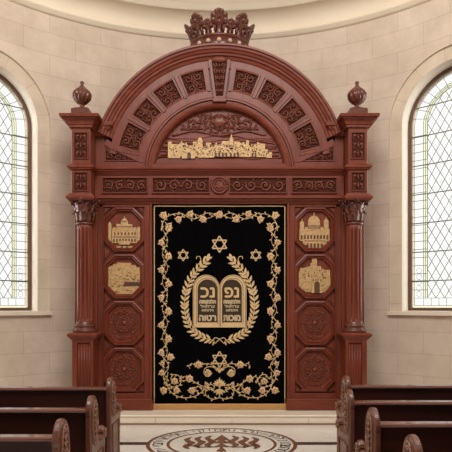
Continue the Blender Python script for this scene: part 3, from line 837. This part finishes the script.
# piers, columns, pedestals, finials
def cols(sx):
    s = -1 if sx == 0 else 1
    m_ = (lambda p: p) if sx == 0 else mir
    def bx(mb, p0, y0, p1, y1, Yf, Yb, bev=.008):
        a, c = sorted((m_(p0), m_(p1))); mb.pbox(a,y0,c,y1,Yf,Yb,bev)
    # pier above the column
    b = MB()
    bx(b,71.4,126,90.6,197,8.10,8.93,.006)
    pr = part(b, 'pier', M['wood'], ark)
    cxm = AX(m_(81),8.1); hw = (AX(90.6,8.1)-AX(71.4,8.1))/2; yc = (8.10+8.93)/2; hy = (8.93-8.10)/2
    def mould(rows, name, m=M['wood'], inner=0):
        mb = MB(); rs = []
        for o, py in rows:
            Z = AZ(py, 8.1-o); x0, x1 = cxm-hw-o, cxm+hw+o
            rs.append([(x0,8.10-o,Z),(x1,8.10-o,Z),(x1,8.93,Z),(x0,8.93,Z)])
        mb.rings(rs, True, False, True); return subpart(mb, name, m, pr)
    mould([(.005,127.6),(.03,127),(.03,125),(.045,124),(.055,121),(.085,118.5),(.10,118),(.10,116.6),(.128,116),(.135,113.2),(.13,112.9)], 'cornice')
    mould([(.004,170.2),(.03,168.8),(.034,167.6),(.05,166.8),(.05,165),(.02,164.2),(.004,163.6)], 'pier_moulding')
    mould([(.03,200.3),(.05,198.8),(.06,197.6),(.06,195.6),(.035,195),(.03,193.6),(.004,193)], 'abacus')
    # carved panels on the pier
    for (y0, y1, n_) in ((133,158,3),(172.8,190,2)):
        a, c = sorted((m_(74.6), m_(87.6))); Y = 8.098
        g = MB(); X0_, X1_, Z0_, Z1_ = AX(a,Y), AX(c,Y), AZ(y1,Y), AZ(y0,Y)
        g.plate([(X0_-.012,Z0_-.012),(X1_+.012,Z0_-.012),(X1_+.012,Z1_+.012),(X0_-.012,Z1_+.012)], [(X0_,Z0_),(X1_,Z0_),(X1_,Z1_),(X0_,Z1_)], Y-.02, Y+.01)
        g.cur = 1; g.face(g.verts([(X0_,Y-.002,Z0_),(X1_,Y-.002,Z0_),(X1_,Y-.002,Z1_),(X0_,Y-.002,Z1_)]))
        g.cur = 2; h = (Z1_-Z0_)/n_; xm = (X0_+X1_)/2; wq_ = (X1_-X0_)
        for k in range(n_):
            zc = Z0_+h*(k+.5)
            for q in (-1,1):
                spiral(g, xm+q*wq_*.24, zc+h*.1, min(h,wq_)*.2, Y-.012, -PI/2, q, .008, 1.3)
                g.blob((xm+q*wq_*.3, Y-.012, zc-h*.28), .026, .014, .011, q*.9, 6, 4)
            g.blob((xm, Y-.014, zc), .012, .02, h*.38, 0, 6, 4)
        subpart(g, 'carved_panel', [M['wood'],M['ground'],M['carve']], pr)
    # impost block between pier cornice and arch foot
    b = MB()
    a = AX(m_(94),8.3); rs = []
    for px, py in ((104.5,134.5),(106,132.5),(107,130),(109.5,128),(110.5,126),(112.6,125.2),(112.8,121.6)):
        x = AX(m_(px),8.26); Z = AZ(py,8.26); x0, x1 = sorted((a,x))
        yy = 8.32-(px-104.5)*.009; rs.append([(x0,yy,Z),(x1,yy,Z),(x1,8.5,Z),(x0,8.5,Z)])
    b.rings(rs, True, False, True); subpart(b, 'impost', M['wood'], pr)
    # finial
    cx = AX(m_(82),8.3); cy = 8.30; S = 8.3/F
    Zp = lambda py: AZ(py,8.3)
    b = MB()
    b.box(cx-8.8*S,cy-8.8*S,AZ(113,8.1)-.02,cx+8.8*S,cy+8.8*S,Zp(111))
    b.sqlathe(cx,cy,[(8.8*S,Zp(111)),(6*S,Zp(109.3)),(3.6*S,Zp(108.2))])
    prof = [(3.4,108.5),(2.6,107.5),(2.3,106),(3.2,104.8),(4.6,104),(6.6,102),(8.4,99.2),(9.2,96.6),(8.9,94),(7.6,91.4),(5.4,89.2),(3.2,87.4),(1.9,85.6),(1.4,84.6),(1.9,83.8),(2.1,82.8),(1.7,81.7),(.4,81.1)]
    zt, zb = Zp(88), Zp(104.5)
    def fl(a_, z):
        if z < zb or z > zt: return 1
        q = (z-zb)/(zt-zb); return 1+.15*math.sin(PI*q)*(abs(math.sin(6*(a_+q*.5*s)))*1.5-1)
    b.lathe(cx,cy,[(r*S,Zp(y)) for r, y in prof],72,fl)
    part(b, 'finial', M['capital'], ark)
    # column
    cx = AX(m_(84.8),8.25); cy = 8.25; S = 8.25/F; Zp = lambda py: AZ(py,8.25)
    b = MB(); NF = 12
    def flute(a_, z):
        c = math.cos(NF*a_); return 1-.3*((c+.5)/1.5)**.7 if c > -.5 else 1
    zs = [(8.2,224.5),(8.2,227)]; 
    shaft = [(8.3,325.5),(8.3,321),(8.25,318),(8.1,290),(8.0,260),(7.8,232),(7.8,228.5),(7.9,224.5)]
    def fl2(a_, z): return flute(a_, z) if AZ(319,8.25) < z < AZ(229.5,8.25) else 1
    b.lathe(cx,cy,[(r*S,Zp(y)) for r, y in shaft],NF*12,fl2)
    co = part(b, 'column', M['wood'], ark)
    b = MB()
    b.lathe(cx,cy,[(r*S,Zp(y)) for r, y in [(11.6,333.4),(11.6,331.8),(12,330.6),(11.6,329.2),(10.2,328.4),(9.6,327.2),(10.4,326.2),(10.4,324.6),(9.2,323.8),(8.6,322.8),(8.4,321)]],36)
    subpart(b, 'column_base', M['capital'], co)
    # capital: bell, two tiers of leaves, corner volutes
    b = MB()
    b.lathe(cx,cy,[(r*S,Zp(y)) for r, y in [(8.2,225.5),(9.2,224.6),(9.2,223.6),(8,222.8),(8.2,215),(9.2,207),(11,201.5),(12,199.4)]],28)
    for tier, (n_, yb, yt, r0, r1, w_) in enumerate(((8,222.6,212.5,8.4,11.2,3.6),(8,217,204.5,8.8,12.4,4.0),(8,209,200.4,9.8,14.0,3.4))):
        for k in range(n_):
            a_ = 2*PI*(k+.5*(tier % 2))/n_; ca, sa = math.cos(a_), math.sin(a_); rs = []
            N_ = 7
            for j in range(N_):
                q = j/(N_-1); r = (r0+(r1-r0)*q**2.2)*S; z = Zp(yb+(yt-yb)*min(1,q*1.12))-(.012 if j == N_-1 else 0)
                ww = w_*S*(math.sin(PI*(.18+.72*q))**.7)*(1.15 if j % 2 else .85); t_ = .012
                cxx, cyy = cx+ca*r, cy+sa*r
                rs.append([(cxx-sa*ww,cyy+ca*ww,z),(cxx+ca*t_,cyy+sa*t_,z+.004),(cxx+sa*ww,cyy-ca*ww,z),(cxx-ca*t_,cyy-sa*t_,z)])
            b.rings(rs, True, True, True)
            b.blob((cx+ca*(r1+.2)*S, cy+sa*(r1+.2)*S, Zp(yt+.8)), .026, .024, .018, 0, 8, 5)
    for qx in (-1,1):
        for qy in (-1,1):
            px_, py_ = cx+qx*10.2*S, cy+qy*10.2*S
            pts = []
            for t in range(16):
                q = t/15; rad = 2.8*S*(1-.8*q); a_ = PI/2+q*2.6*PI
                d = (rad*math.cos(a_)); pts.append((px_+qx*d*.7, py_+qy*d*.7, Zp(202.6)+rad*math.sin(a_)))
            b.tube(pts, .011, 6)
    subpart(b, 'capital', M['capital'], co)
    # pilaster behind the column
    b = MB(); bx(b,74.6,198,97,340,8.38,8.93,.006)
    part(b, 'pilaster', M['wood'], ark)
    # pedestal with sunk fluted panel
    b = MB(); Y = 8.10
    a, c = sorted((m_(72.2), m_(93.2))); ia, ic = sorted((m_(77), m_(90.4)))
    O = [(AX(a,Y),PZ),(AX(c,Y),PZ),(AX(c,Y),AZ(337,Y)),(AX(a,Y),AZ(337,Y))]; I = [(AX(ia,Y),AZ(396,Y)),(AX(ic,Y),AZ(396,Y)),(AX(ic,Y),AZ(342.5,Y)),(AX(ia,Y),AZ(342.5,Y))]
    b.plate(O, I, Y, Y+.03); b.box(O[0][0]+.002,Y+.028,PZ,O[1][0]-.002,8.92,O[2][1])
    for k in range(5):
        xx = I[0][0]+(I[1][0]-I[0][0])*(k+.5)/5; rr = (I[1][0]-I[0][0])/10*.72
        b.tube([(xx,Y+.03,I[0][1]+.02),(xx,Y+.03,I[2][1]-.015)], rr, 8, smooth=True)
    pd = part(b, 'pedestal', M['wood'], ark)
    mb = MB(); rs = []
    for o, py in [(.004,340.4),(.02,339),(.035,338),(.045,337.2),(.06,336),(.062,334.6),(.03,333),(.01,332.9)]:
        Z = AZ(py,8.1-o*.8); rs.append([(O[0][0]-o,Y-o*.8,Z),(O[1][0]+o,Y-o*.8,Z),(O[1][0]+o,8.92,Z),(O[0][0]-o,8.92,Z)])
    mb.rings(rs, True, False, True); subpart(mb, 'pedestal_cap', M['wood'], pd)
    mb = MB(); rs = []
    for o, py in [(.04,410),(.04,401),(.02,399),(.004,398)]:
        Z = max(PZ, AZ(py,8.08)); rs.append([(O[0][0]-o,Y-o,Z),(O[1][0]+o,Y-o,Z),(O[1][0]+o,8.9,Z),(O[0][0]-o,8.9,Z)])
    mb.rings(rs, True, False, True); subpart(mb, 'pedestal_foot', M['wood'], pd)
cols(0); cols(1)

# crown
CX, CY = AX(219.5,8.75), 8.76
b = MB()
prof = [(.30,5.10),(.405,5.12),(.415,5.165),(.40,5.20),(.385,5.215),(.39,5.235),(.385,5.25),(.40,5.35),(.415,5.36),(.425,5.375),(.415,5.395),(.40,5.40),(.37,5.39),(.365,5.2)]
b.lathe(CX,CY,prof,56)
cr = part(b, 'crown', M['capital'], ark)
def fleuron(a, h, wd, r0, flare):
    mb = MB(); ca, sa = math.sin(a), -math.cos(a)
    def W(u, v, t):   # u across, v up, t outwards
        r = r0+flare*v*(.35+.65*v)+t
        return Vector((CX+ca*r-sa*u, CY+sa*r+ca*u, 5.38+v*h))
    def lobe(u, v, ru, rv, rt):
        rs = []
        for i in range(6):
            ph = PI*i/5; ring = []
            for k in range(10):
                th = 2*PI*k/10
                ring.append(W(u+ru*math.sin(ph)*math.cos(th), v+rv*math.sin(ph)*math.sin(th)/h, -rt*math.cos(ph)))
            rs.append(ring)
        mb.rings(rs, True, True)
    # stem flaring out
    rs = []
    for v, w_ in ((-.06,.62),(.1,.5),(.3,.42),(.5,.5),(.66,.6)):
        ww = wd*w_; rs.append([W(-ww,v,-.02),W(0,v,.035),W(ww,v,-.02),W(0,v,-.03)])
    mb.rings(rs, True, True, True)
    for u, v, q in ((-.62,.60,.36),(.62,.60,.36),(-.58,.80,.34),(.58,.80,.34),(-.26,.93,.3),(.26,.93,.3),(0,.98,.26)):
        lobe(u*wd, v, q*wd, q*wd*1.05, .032)
    lobe(0,.7,wd*.62,wd*.9,.03); lobe(0,.74,wd*.2,wd*.3,.055)
    lobe(-wd*.45,.28,wd*.16,wd*.4,.025); lobe(wd*.45,.28,wd*.16,wd*.4,.025)
    return mb
for k in range(8):
    subpart(fleuron(2*PI*k/8, .282, .135, .385, .10), 'fleuron', M['capital'], cr)
    f2 = fleuron(2*PI*(k+.5)/8, .19, .085, .39, .05); subpart(f2, 'small_fleuron', M['capital'], cr)
for k in range(16):
    a = 2*PI*k/16; b = MB()
    c = Vector((CX+.397*math.sin(a), CY-.397*math.cos(a), 5.30))
    b.blob(c, .033, .028, .033, 0, 10, 6)
    j = subpart(b, 'jewel', M['jewel'], cr)

# ------------------------------------------------------------------ curtain
cu = empty('ark_curtain', (AX(219.5,8.43), 8.43, PZ+.015))
tag(cu, 'black velvet curtain embroidered in gold with tablets and stars, hanging before the ark', 'curtain')
YC = 8.43
def cy_(x, z): return YC+.005*math.sin(x*9)+.003*math.sin(x*23+1)+.002*math.sin(z*4)
def E(px, py, off=.004):
    x, z = AX(px,YC), AZ(py,YC); return (x, cy_(x,z)-off, z)
b = MB(); nx, nz = 60, 30
g_ = [[b.verts([(lambda x, z: (x, cy_(x,z), z))(AX(152.6+134*i/nx,YC), AZ(204.2+200.6*j/nz,YC))])[0] for i in range(nx+1)] for j in range(nz+1)]
for j in range(nz):
    for i in range(nx): b.face([g_[j][i],g_[j+1][i],g_[j+1][i+1],g_[j][i+1]], True)
part(b, 'velvet', M['velvet'], cu)
b = MB(); n = 200; rs = []
for (dy, off) in ((403.6,.004),(403.8,.014),(404.8,.022),(409,.024),(409.1,.0)):
    rs.append([(lambda p, k: (p[0], p[1]+.003*(k % 2), p[2]))(E(152.4+134.6*k/n, dy, off), k) for k in range(n+1)])
b.rings(rs, False, False); part(b, 'fringe', M['fringe'], cu)
S = YC/F
b = MB()
def strip(mb, pts, w_, th=.004, taper=None):
    mb.tube([E(x,y,.003) for x, y in pts], w_*S/2, 5, taper=taper)
def seg(p, q, n=24): return [(p[0]+(q[0]-p[0])*k/n, p[1]+(q[1]-p[1])*k/n) for k in range(n+1)]
strip(b, seg((154.3,206),(154.3,404)), 1.1); strip(b, seg((284.9,206),(284.9,404)), 1.1); strip(b, seg((154.3,206.2),(284.9,206.2)), 1.3)
part(b, 'gold_edging', M['thread'], cu)
def star(cx, cy, R, w_):
    mb = MB()
    for up in (1,-1):
        P = [(cx+R*math.sin(2*PI*k/3), cy-up*R*math.cos(2*PI*k/3)) for k in range(3)]
        for k in range(3): mb.tube([E(x,y,.004) for x, y in seg(P[k],P[(k+1)%3],6)], w_*S/2, 5, smooth=False)
    part(mb, 'star_of_david', M['thread'], cu)
star(219.5,244.4,8.2,1.5); star(183.2,255.2,5.8,1.1); star(255.8,255.2,5.8,1.1); star(219.6,359.4,8,1.4)
# laurel branches
def spline(P, n=8):
    out = []
    for i in range(len(P)-1):
        p0 = P[max(i-1,0)]; p1 = P[i]; p2 = P[i+1]; p3 = P[min(i+2,len(P)-1)]
        for k in range(n):
            t = k/n
            out.append(tuple(.5*((2*p1[c])+(-p0[c]+p2[c])*t+(2*p0[c]-5*p1[c]+4*p2[c]-p3[c])*t*t+(-p0[c]+3*p1[c]-3*p2[c]+p3[c])*t**3) for c in (0,1)))
    out.append(P[-1]); return out
def leafE(mb, x, y, ang, ln, wd, th=.007):
    X, Y, Z = E(x,y,.003); mb.leaf((X,Y,Z), ln*S, wd*S, ang, th)
for sx in (0,1):
    m_ = (lambda x: x) if not sx else mir
    P = spline([(214,340.5),(203,337.5),(193,331),(187,321),(184.6,308),(185.6,294),(190,281),(198,269.5),(206,261.5)])
    P = [(m_(x),y) for x, y in P]; b = MB(); strip(b, P, .9)
    L = 0; nxt = 3
    for k in range(1,len(P)-1):
        L += math.hypot(P[k][0]-P[k-1][0], P[k][1]-P[k-1][1])
        if L >= nxt:
            nxt += 4.7; d = math.atan2(-(P[k+1][1]-P[k-1][1]), P[k+1][0]-P[k-1][0])
            for q in (-1,1): leafE(b, P[k][0], P[k][1], d+q*.68, 7.6, 2.6)
    leafE(b, P[-1][0], P[-1][1], math.atan2(-(P[-1][1]-P[-3][1]), P[-1][0]-P[-3][0]), 6, 2.6)
    # small bud and curl at the tip
    leafE(b, m_(207.5), 259.5, PI/2-.3*(1 if not sx else -1), 6.5, 3.4); leafE(b, m_(208.5), 259, PI/2+1.0*(1 if not sx else -1), 5, 2.4); leafE(b, m_(208), 259, PI/2-1.1*(1 if not sx else -1), 5, 2.4)
    strip(b, [(m_(x),y) for x, y in spline([(197,266),(200.6,261),(200,257),(197,256.6),(196.4,259)])], .8)
    part(b, 'laurel_branch', M['thread'], cu)
b = MB()
for sx in (0,1):
    m_ = (lambda x: x) if not sx else mir
    strip(b, [(m_(x),y) for x, y in spline([(212,341.5),(215,337.8),(219.5,339.4),(224,343.5)])], .9)
    leafE(b, m_(214.5), 341, -PI/2-.4*(1 if not sx else -1), 5, 2); leafE(b, m_(212), 341, -PI/2-.9*(1 if not sx else -1), 4.4, 1.8)
part(b, 'ribbon_bow', M['thread'], cu)
# tablets of the law
b = MB()
def tab(x0, x1, yt, yb, Yo):
    r = (x1-x0)/2; c = (x0+x1)/2
    return [(x0,yb)]+[(c-r*math.cos(PI*k/16), yt+r-r*math.sin(PI*k/16)) for k in range(17)]+[(x1,yb)]
b.cur = 1
for x0, x1 in ((193,220),(219,246.4)):
    b.prism([(AX(x,YC),AZ(y,YC)) for x, y in tab(x0,x1,274.8,327.4,0)], YC-.014, YC+.002)
b.cur = 0
for x0, x1 in ((193,219.7),(219.7,246.4)):
    o = tab(x0,x1,274.8,327.4,0); i_ = tab(x0+4.6 if x0 < 200 else x0+2.4, x1-2.4 if x0 < 200 else x1-4.6, 279.4,322.4,0)
    b.plate([(AX(x,YC),AZ(y,YC)) for x, y in o], [(AX(x,YC),AZ(y,YC)) for x, y in i_], YC-.022, YC-.012)
    # stitched lines within the border
    for off in (.9,3.4):
        P = tab(x0+off, x1-(off if x0 > 200 else off*.6) if x0 < 200 else x1-off, 274.8+off, 327.4-off, 0)
        b.cur = 1; b.tube([(AX(x,YC),YC-.0225,AZ(y,YC)) for x, y in P], .0032, 4, smooth=False); b.cur = 0
tb = part(b, 'tablets', [M['thread'],M['tablet']], cu)
def rowtext(txt, cxp, ybase, h, wmax, m, name, bold=1):
    mb = MB(); total = 0
    hh = h*S/.592
    def xf(x, y, wd):
        k = min(1.35, wmax*S/wd) if wd else 1
        return (AX(cxp,YC)+x*k, YC-.019, AZ(ybase,YC)+y)
    glyphs(mb, txt, xf, hh)
    # give the letters thickness
    n_ = len(mb.v); 
    ex = MB(); ex.v = list(mb.v); ex.f = list(mb.f); ex.sm = list(mb.sm); ex.mi = list(mb.mi)
    w_ = .45*S if bold else .2*S
    for li, (dx, dz) in enumerate(((w_,0),(-w_,0),(0,w_),(0,-w_))):
        o_ = len(ex.v); ex.v += [(v[0]+dx,v[1]-.0007*(li+1),v[2]+dz) for v in mb.v]; ex.f += [tuple(q+o_ for q in f_) for f_ in mb.f]; ex.sm += mb.sm; ex.mi += mb.mi
    subpart(ex, name, m, tb)
for cxp, big, bot in ((207.6,'\u05db\u05e0','הוטר'),(231.8,'\u05e4\u05e0','תוכומ')):
    rowtext(big, cxp, 297.2, 9.4, 13.5, M['thread'], 'large_letters')
    for yb, h, wd, t_, bold in ((303.4,3.0,16,'המוקבל'+'ת',1),(307.6,2.2,15,'לאתרצ',0),(311.4,2.2,13,'אתהיו',0)):
        rowtext(t_, cxp, yb, h, wd, M['silver'], 'small_letters', bold)
    rowtext(bot, cxp, 320.6, 5.2, 16.5, M['silver'], 'bottom_letters')
# floral border
vb = MB(); re_ = random.Random(5)
def flower(x, y, r=3.2):
    pb = MB()
    X, Y, Z = E(x,y,.004); 
    pb.cur = 0; pb.blob((X,Y,Z), r*S*1.03, .010, r*S*1.03, re_.random()*3, 15, 4, 5, .13)
    pb.cur = 1; pb.tube([(X+r*.42*S*math.cos(2*PI*k/8), Y-.0125, Z+r*.42*S*math.sin(2*PI*k/8)) for k in range(7)], .0035, 4, smooth=False)
    a0 = re_.random()*6
    for k in range(3): 
        a = a0+k*2.1; leafE(vb, x+r*.8*math.cos(a), y-r*.8*math.sin(a), a, 2.0, 1.2)
    part(pb, 'embroidered_flower', [M['petal'],M['tablet']], cu)
def vine(P, every=4.8, w_=.9, ln=3.0):
    strip(vb, P, w_*.9); L = 0; nxt = 2.5; q = 1
    for k in range(1,len(P)-1):
        L += math.hypot(P[k][0]-P[k-1][0], P[k][1]-P[k-1][1])
        if L >= nxt:
            nxt += every; q = -q
            d = math.atan2(-(P[k+1][1]-P[k-1][1]), P[k+1][0]-P[k-1][0]); leafE(vb, P[k][0], P[k][1], d+q*.9, ln, 1.4)
for sx in (0,1):
    m_ = (lambda x: x) if not sx else mir
    # side
    P = [(m_(165+3.6*math.sin((y-222)/27.5*2*PI)),y) for y in [222+1.9*k for k in range(80)]]; vine(P)
    P = [(m_(165-2.6*math.sin((y-222)/27.5*2*PI+.5)),y) for y in [224+1.9*k for k in range(78)]]; vine(P,6,.55,2.6)
    for i, y in enumerate([228.8+13.75*k for k in range(11)]):
        if y < 366: flower(m_(165+(3.4 if i % 2 else -3.4)*-1.05), y, 3.3 if i % 2 == 0 else 3.0)
    # corner and top
    vine([(m_(x),y) for x, y in spline([(161.6,231),(162.4,224),(167,217.2),(174,214),(180,214.4)])]); flower(m_(163.6),215.4,3.5); flower(m_(169.4),225.4,2.4)
    P = [(m_(x), 216+3*math.sin((x-186)/30*2*PI)) for x in [179+1.5*k for k in range(28)]]; vine(P)
    P = [(m_(x), 216-2.4*math.sin((x-186)/30*2*PI+.4)) for x in [180+1.5*k for k in range(27)]]; vine(P,6,.55,2.4)
    for x, y in ((178.5,219.4),(190.5,214),(203,219.4),(219.5,214.4)):
        if not (sx and x == 219.5): flower(m_(x), y, 3.2)
    # bottom corner scrolls
    vine([(m_(x),y) for x, y in spline([(166,371),(163.5,378),(168,385),(176.5,387),(181,382),(179,376),(173.5,374.6),(170.6,378.6)])],4.2)
    vine([(m_(x),y) for x, y in spline([(168,372),(167,384),(172,393),(182,397.6),(194,396.6),(203,391),(209,384.6),(215,386)])],4.2)
    vine([(m_(x),y) for x, y in spline([(219.5,397.5),(213,399),(206.5,396),(205.6,390.6),(210,387.6),(214,390)])],4)
    vine([(m_(x),y) for x, y in spline([(216,392),(208,388),(200,385),(194,381.6),(189,379)])],4)
    vine([(m_(x),y) for x, y in spline([(219,372.6),(215,366.6),(209,363.8),(203,364.4),(197,367)])],4)
    vine([(m_(x),y) for x, y in spline([(197,367),(192,363.6),(189,366),(190,369)])],3.6,.7,2.8)
    strip(vb, [(m_(x),y) for x, y in spline([(217,371),(214,367.6),(209,366.6),(204.6,369),(204.4,374),(208,376.6),(211.6,374)])], .9)
    vine([(m_(x),y) for x, y in spline([(203,391),(198,386),(195.6,390),(199,393)])],3.4,.8,2.4)
    vine([(m_(x),y) for x, y in spline([(189.6,379),(184,376.6),(181,379),(184,382)])],3.4,.8,2.4)
    for x, y, r in ((198.6,364.8,3.4),(208,372.8,3.2),(189.6,379,3.5),(174.8,381.3,3.2),(176.6,390.4,3.2),(191.8,390.6,3.3),(163.8,390.4,3.4),(161.8,372.8,2.8),(206.6,384.6,2.1),(170.6,357,3.4),(162.4,364,2.2)):
        flower(m_(x), y, r)
# centre spray
for k in range(7):
    a = PI/2+(k-3)*.38; leafE(vb, 219.5, 386, a, 9 if k == 3 else 7.4, 2.6)
for k in range(5): leafE(vb, 219.5, 389, -PI/2+(k-2)*.5, 7, 2.4)
strip(vb, seg((219.5,384),(219.5,398),4), 1.4)
flower(219.5, 384, 2.6); leafE(vb,219.5,372,PI/2+.5,5,2); leafE(vb,219.5,372,PI/2-.5,5,2); strip(vb, seg((219.5,367),(219.5,373),3), .8)
part(vb, 'vine_border', M['thread'], cu)

# ------------------------------------------------------------------ pews
def make_pew():
    # aisle end at x=0, body runs to +x; y=0 is the rear face line, ark is +y
    root = empty('pew', (0,0,0)); Lg = 3.0
    e = MB(); T = .044
    prof = [(.05,0),(.03,.30),(.015,.60),(.0,.78)]
    prof += [(.105-.105*math.cos(a), .885+.10*math.sin(a)) for a in [PI*k/14-.35 for k in range(0,18)]]
    prof += [(.195,.80),(.19,.72),(.22,.665),(.29,.645),(.36,.65),(.40,.665)]
    prof += [(.44+.05*math.cos(a), .665+.05*math.sin(a)) for a in [PI*.95-PI*k/8*1.25 for k in range(9)]]
    prof += [(.45,.56),(.43,.40),(.46,.15),(.50,.0)]
    n = len(prof)
    lay = [(0.0,.012),(.004,.004),(.012,0),(T-.012,0),(T-.004,.004),(T,.012)]
    cyy = sum(p[0] for p in prof)/n; czz = .6
    ids = []
    for x, ins in lay:
        ids.append(e.verts([(x, p[0]+(ins if p[0] < .1 else -ins if p[0] > .1 else 0), max(0,p[1]-(ins if p[1] > .05 else 0))) for p in prof]))
    e.face(ids[0]); e.face(ids[-1][::-1])
    for A, B in zip(ids, ids[1:]):
        for k in range(n): e.face([A[k],A[(k+1)%n],B[(k+1)%n],B[k]], False)
    pe = e.build('end_panel', M['pewend'], root)
    c = MB()   # carving on the aisle face
    def V(y, z, o=.003): return (-o, y, z)
    c.tube([V(.105+.07*math.cos(2*PI*k/24), .80+.15*math.sin(2*PI*k/24)) for k in range(25)], .008, 5)
    for k in range(7):
        z = .69+k*.037
        for q in (-1,1):
            c.tube([V(.105,z,.002), V(.105+q*.022,z+.016,.007), V(.105+q*.040,z+.03,.003)], .0085, 5, taper=lambda t: 1.1-.7*t)
    c.tube([V(.105,.67),V(.105,.94)], .007, 5)
    pts = []
    for t in range(20):
        q = t/19; rad = .04*(1-.8*q); a = PI+q*3*PI; pts.append(V(.455+rad*math.cos(a), .665+rad*math.sin(a)))
    c.tube(pts, .006, 5)
    c.tube([V(.09,.10),V(.07,.58),V(.37,.58),V(.37,.10),V(.09,.10)], .007, 4, smooth=False)
    c.build('carving', M['pewcarve'], pe)
    b = MB(); b.box(T-.002,.045,.12,Lg,.075,.88)
    for k in range(1,4): b.box(k*.98-.03,.035,.12,k*.98+.03,.047,.80)
    b.box(T-.002,.035,.12,Lg,.05,.20); b.build('backrest', M['pew'], root)
    b = MB()
    rp = [(.03,.878),(.018,.882),(.014,.888),(.018,.897),(.03,.903),(.085,.905),(.10,.896),(.10,.885),(.09,.878)]
    b.rings([[(x,y,z) for y, z in rp] for x in (T-.002, Lg)], True, False, True)
    b.build('top_rail', M['rail'], root)
    b = MB(); b.bbox(T-.002,.07,.42,Lg,.47,.45,.008); b.build('seat', M['pew'], root)
    return root
proto = make_pew()
def copy_tree(o, parent=None):
    c = o.copy(); C.objects.link(c); c.parent = parent
    for ch in list(o.children): copy_tree(ch, c)
    return c
pews = [(-.965,5.03,'l','dark walnut pew in the left block, farthest row, nearest the stone step'),
        (-.893,3.98,'l','dark walnut pew in the left block, middle of its three visible rows'),
        (-.872,3.14,'l','dark walnut pew in the left block, nearest row at the left bottom corner'),
        (1.03,5.15,'r','dark walnut pew in the right block, farthest row, nearest the stone step'),
        (.88,4.29,'r','dark walnut pew in the right block, second row back from the step'),
        (.862,3.50,'r','dark walnut pew in the right block, third row back from the step'),
        (.865,2.74,'r','dark walnut pew in the right block, nearest row with only its scrolled end showing')]
# mirrored mesh set for the left block
def mirror_tree(root):
    r = root.copy(); C.objects.link(r)
    def rec(o, p):
        for ch in list(o.children):
            me = ch.data.copy(); me.transform(Matrix.Scale(-1,4,(1,0,0))); me.flip_normals()
            c = ch.copy(); c.data = me; C.objects.link(c); c.parent = p; rec(ch, c)
    rec(root, r); return r
protoL = mirror_tree(proto)
usedL = usedR = False
for x, y, side, lab in pews:
    if side == 'l': o = protoL if not usedL else copy_tree(protoL); usedL = True
    else: o = proto if not usedR else copy_tree(proto); usedR = True
    o.location = (x, y, 0)
    tag(o, lab, 'pew', 'pews left of the aisle' if side == 'l' else 'pews right of the aisle')

# ------------------------------------------------------------------ light, camera
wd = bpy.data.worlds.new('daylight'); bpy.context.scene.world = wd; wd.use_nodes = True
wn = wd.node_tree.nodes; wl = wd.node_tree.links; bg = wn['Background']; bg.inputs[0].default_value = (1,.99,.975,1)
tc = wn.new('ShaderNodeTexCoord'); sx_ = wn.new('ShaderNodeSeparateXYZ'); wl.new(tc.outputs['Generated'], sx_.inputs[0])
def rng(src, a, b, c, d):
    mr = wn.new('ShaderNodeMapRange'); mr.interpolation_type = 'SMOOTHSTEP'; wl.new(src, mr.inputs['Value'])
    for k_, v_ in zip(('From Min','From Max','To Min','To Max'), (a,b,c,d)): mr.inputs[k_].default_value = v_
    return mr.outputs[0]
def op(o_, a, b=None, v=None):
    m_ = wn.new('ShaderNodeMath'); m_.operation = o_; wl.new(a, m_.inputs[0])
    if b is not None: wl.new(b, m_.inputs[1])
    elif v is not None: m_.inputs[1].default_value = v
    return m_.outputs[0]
# sky: dim behind, brighter beyond the apse; low side glow added to light jambs
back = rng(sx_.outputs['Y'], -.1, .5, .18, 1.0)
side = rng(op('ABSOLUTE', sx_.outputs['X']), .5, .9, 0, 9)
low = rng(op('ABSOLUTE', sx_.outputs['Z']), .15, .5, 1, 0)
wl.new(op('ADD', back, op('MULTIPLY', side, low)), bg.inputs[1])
def area(name, loc, rot, sx, sy, power, col):
    l = bpy.data.lights.new(name,'AREA'); l.shape = 'RECTANGLE'; l.size = sx; l.size_y = sy; l.energy = power; l.color = col
    o = bpy.data.objects.new(name, l); C.objects.link(o); o.location = loc; o.rotation_euler = rot; return o
area('nave_ceiling_lights', (0,2.2,7.4), (math.radians(27),0,0), 5, 3, 560, (1,.962,.918))
cam = bpy.data.cameras.new('camera'); co = bpy.data.objects.new('camera', cam); C.objects.link(co)
co.location = (0,0,EYE); co.rotation_euler = (PI/2,0,0)
cam.sensor_fit = 'HORIZONTAL'; cam.sensor_width = 36; cam.lens = F/452*36; cam.shift_y = (HOR-226)/452; cam.clip_start = .05
sc = bpy.context.scene; sc.camera = co
vs = sc.view_settings; vs.view_transform = 'Standard'; vs.look = 'None'; vs.gamma = 1; vs.exposure = -.06; vs.use_curve_mapping = False
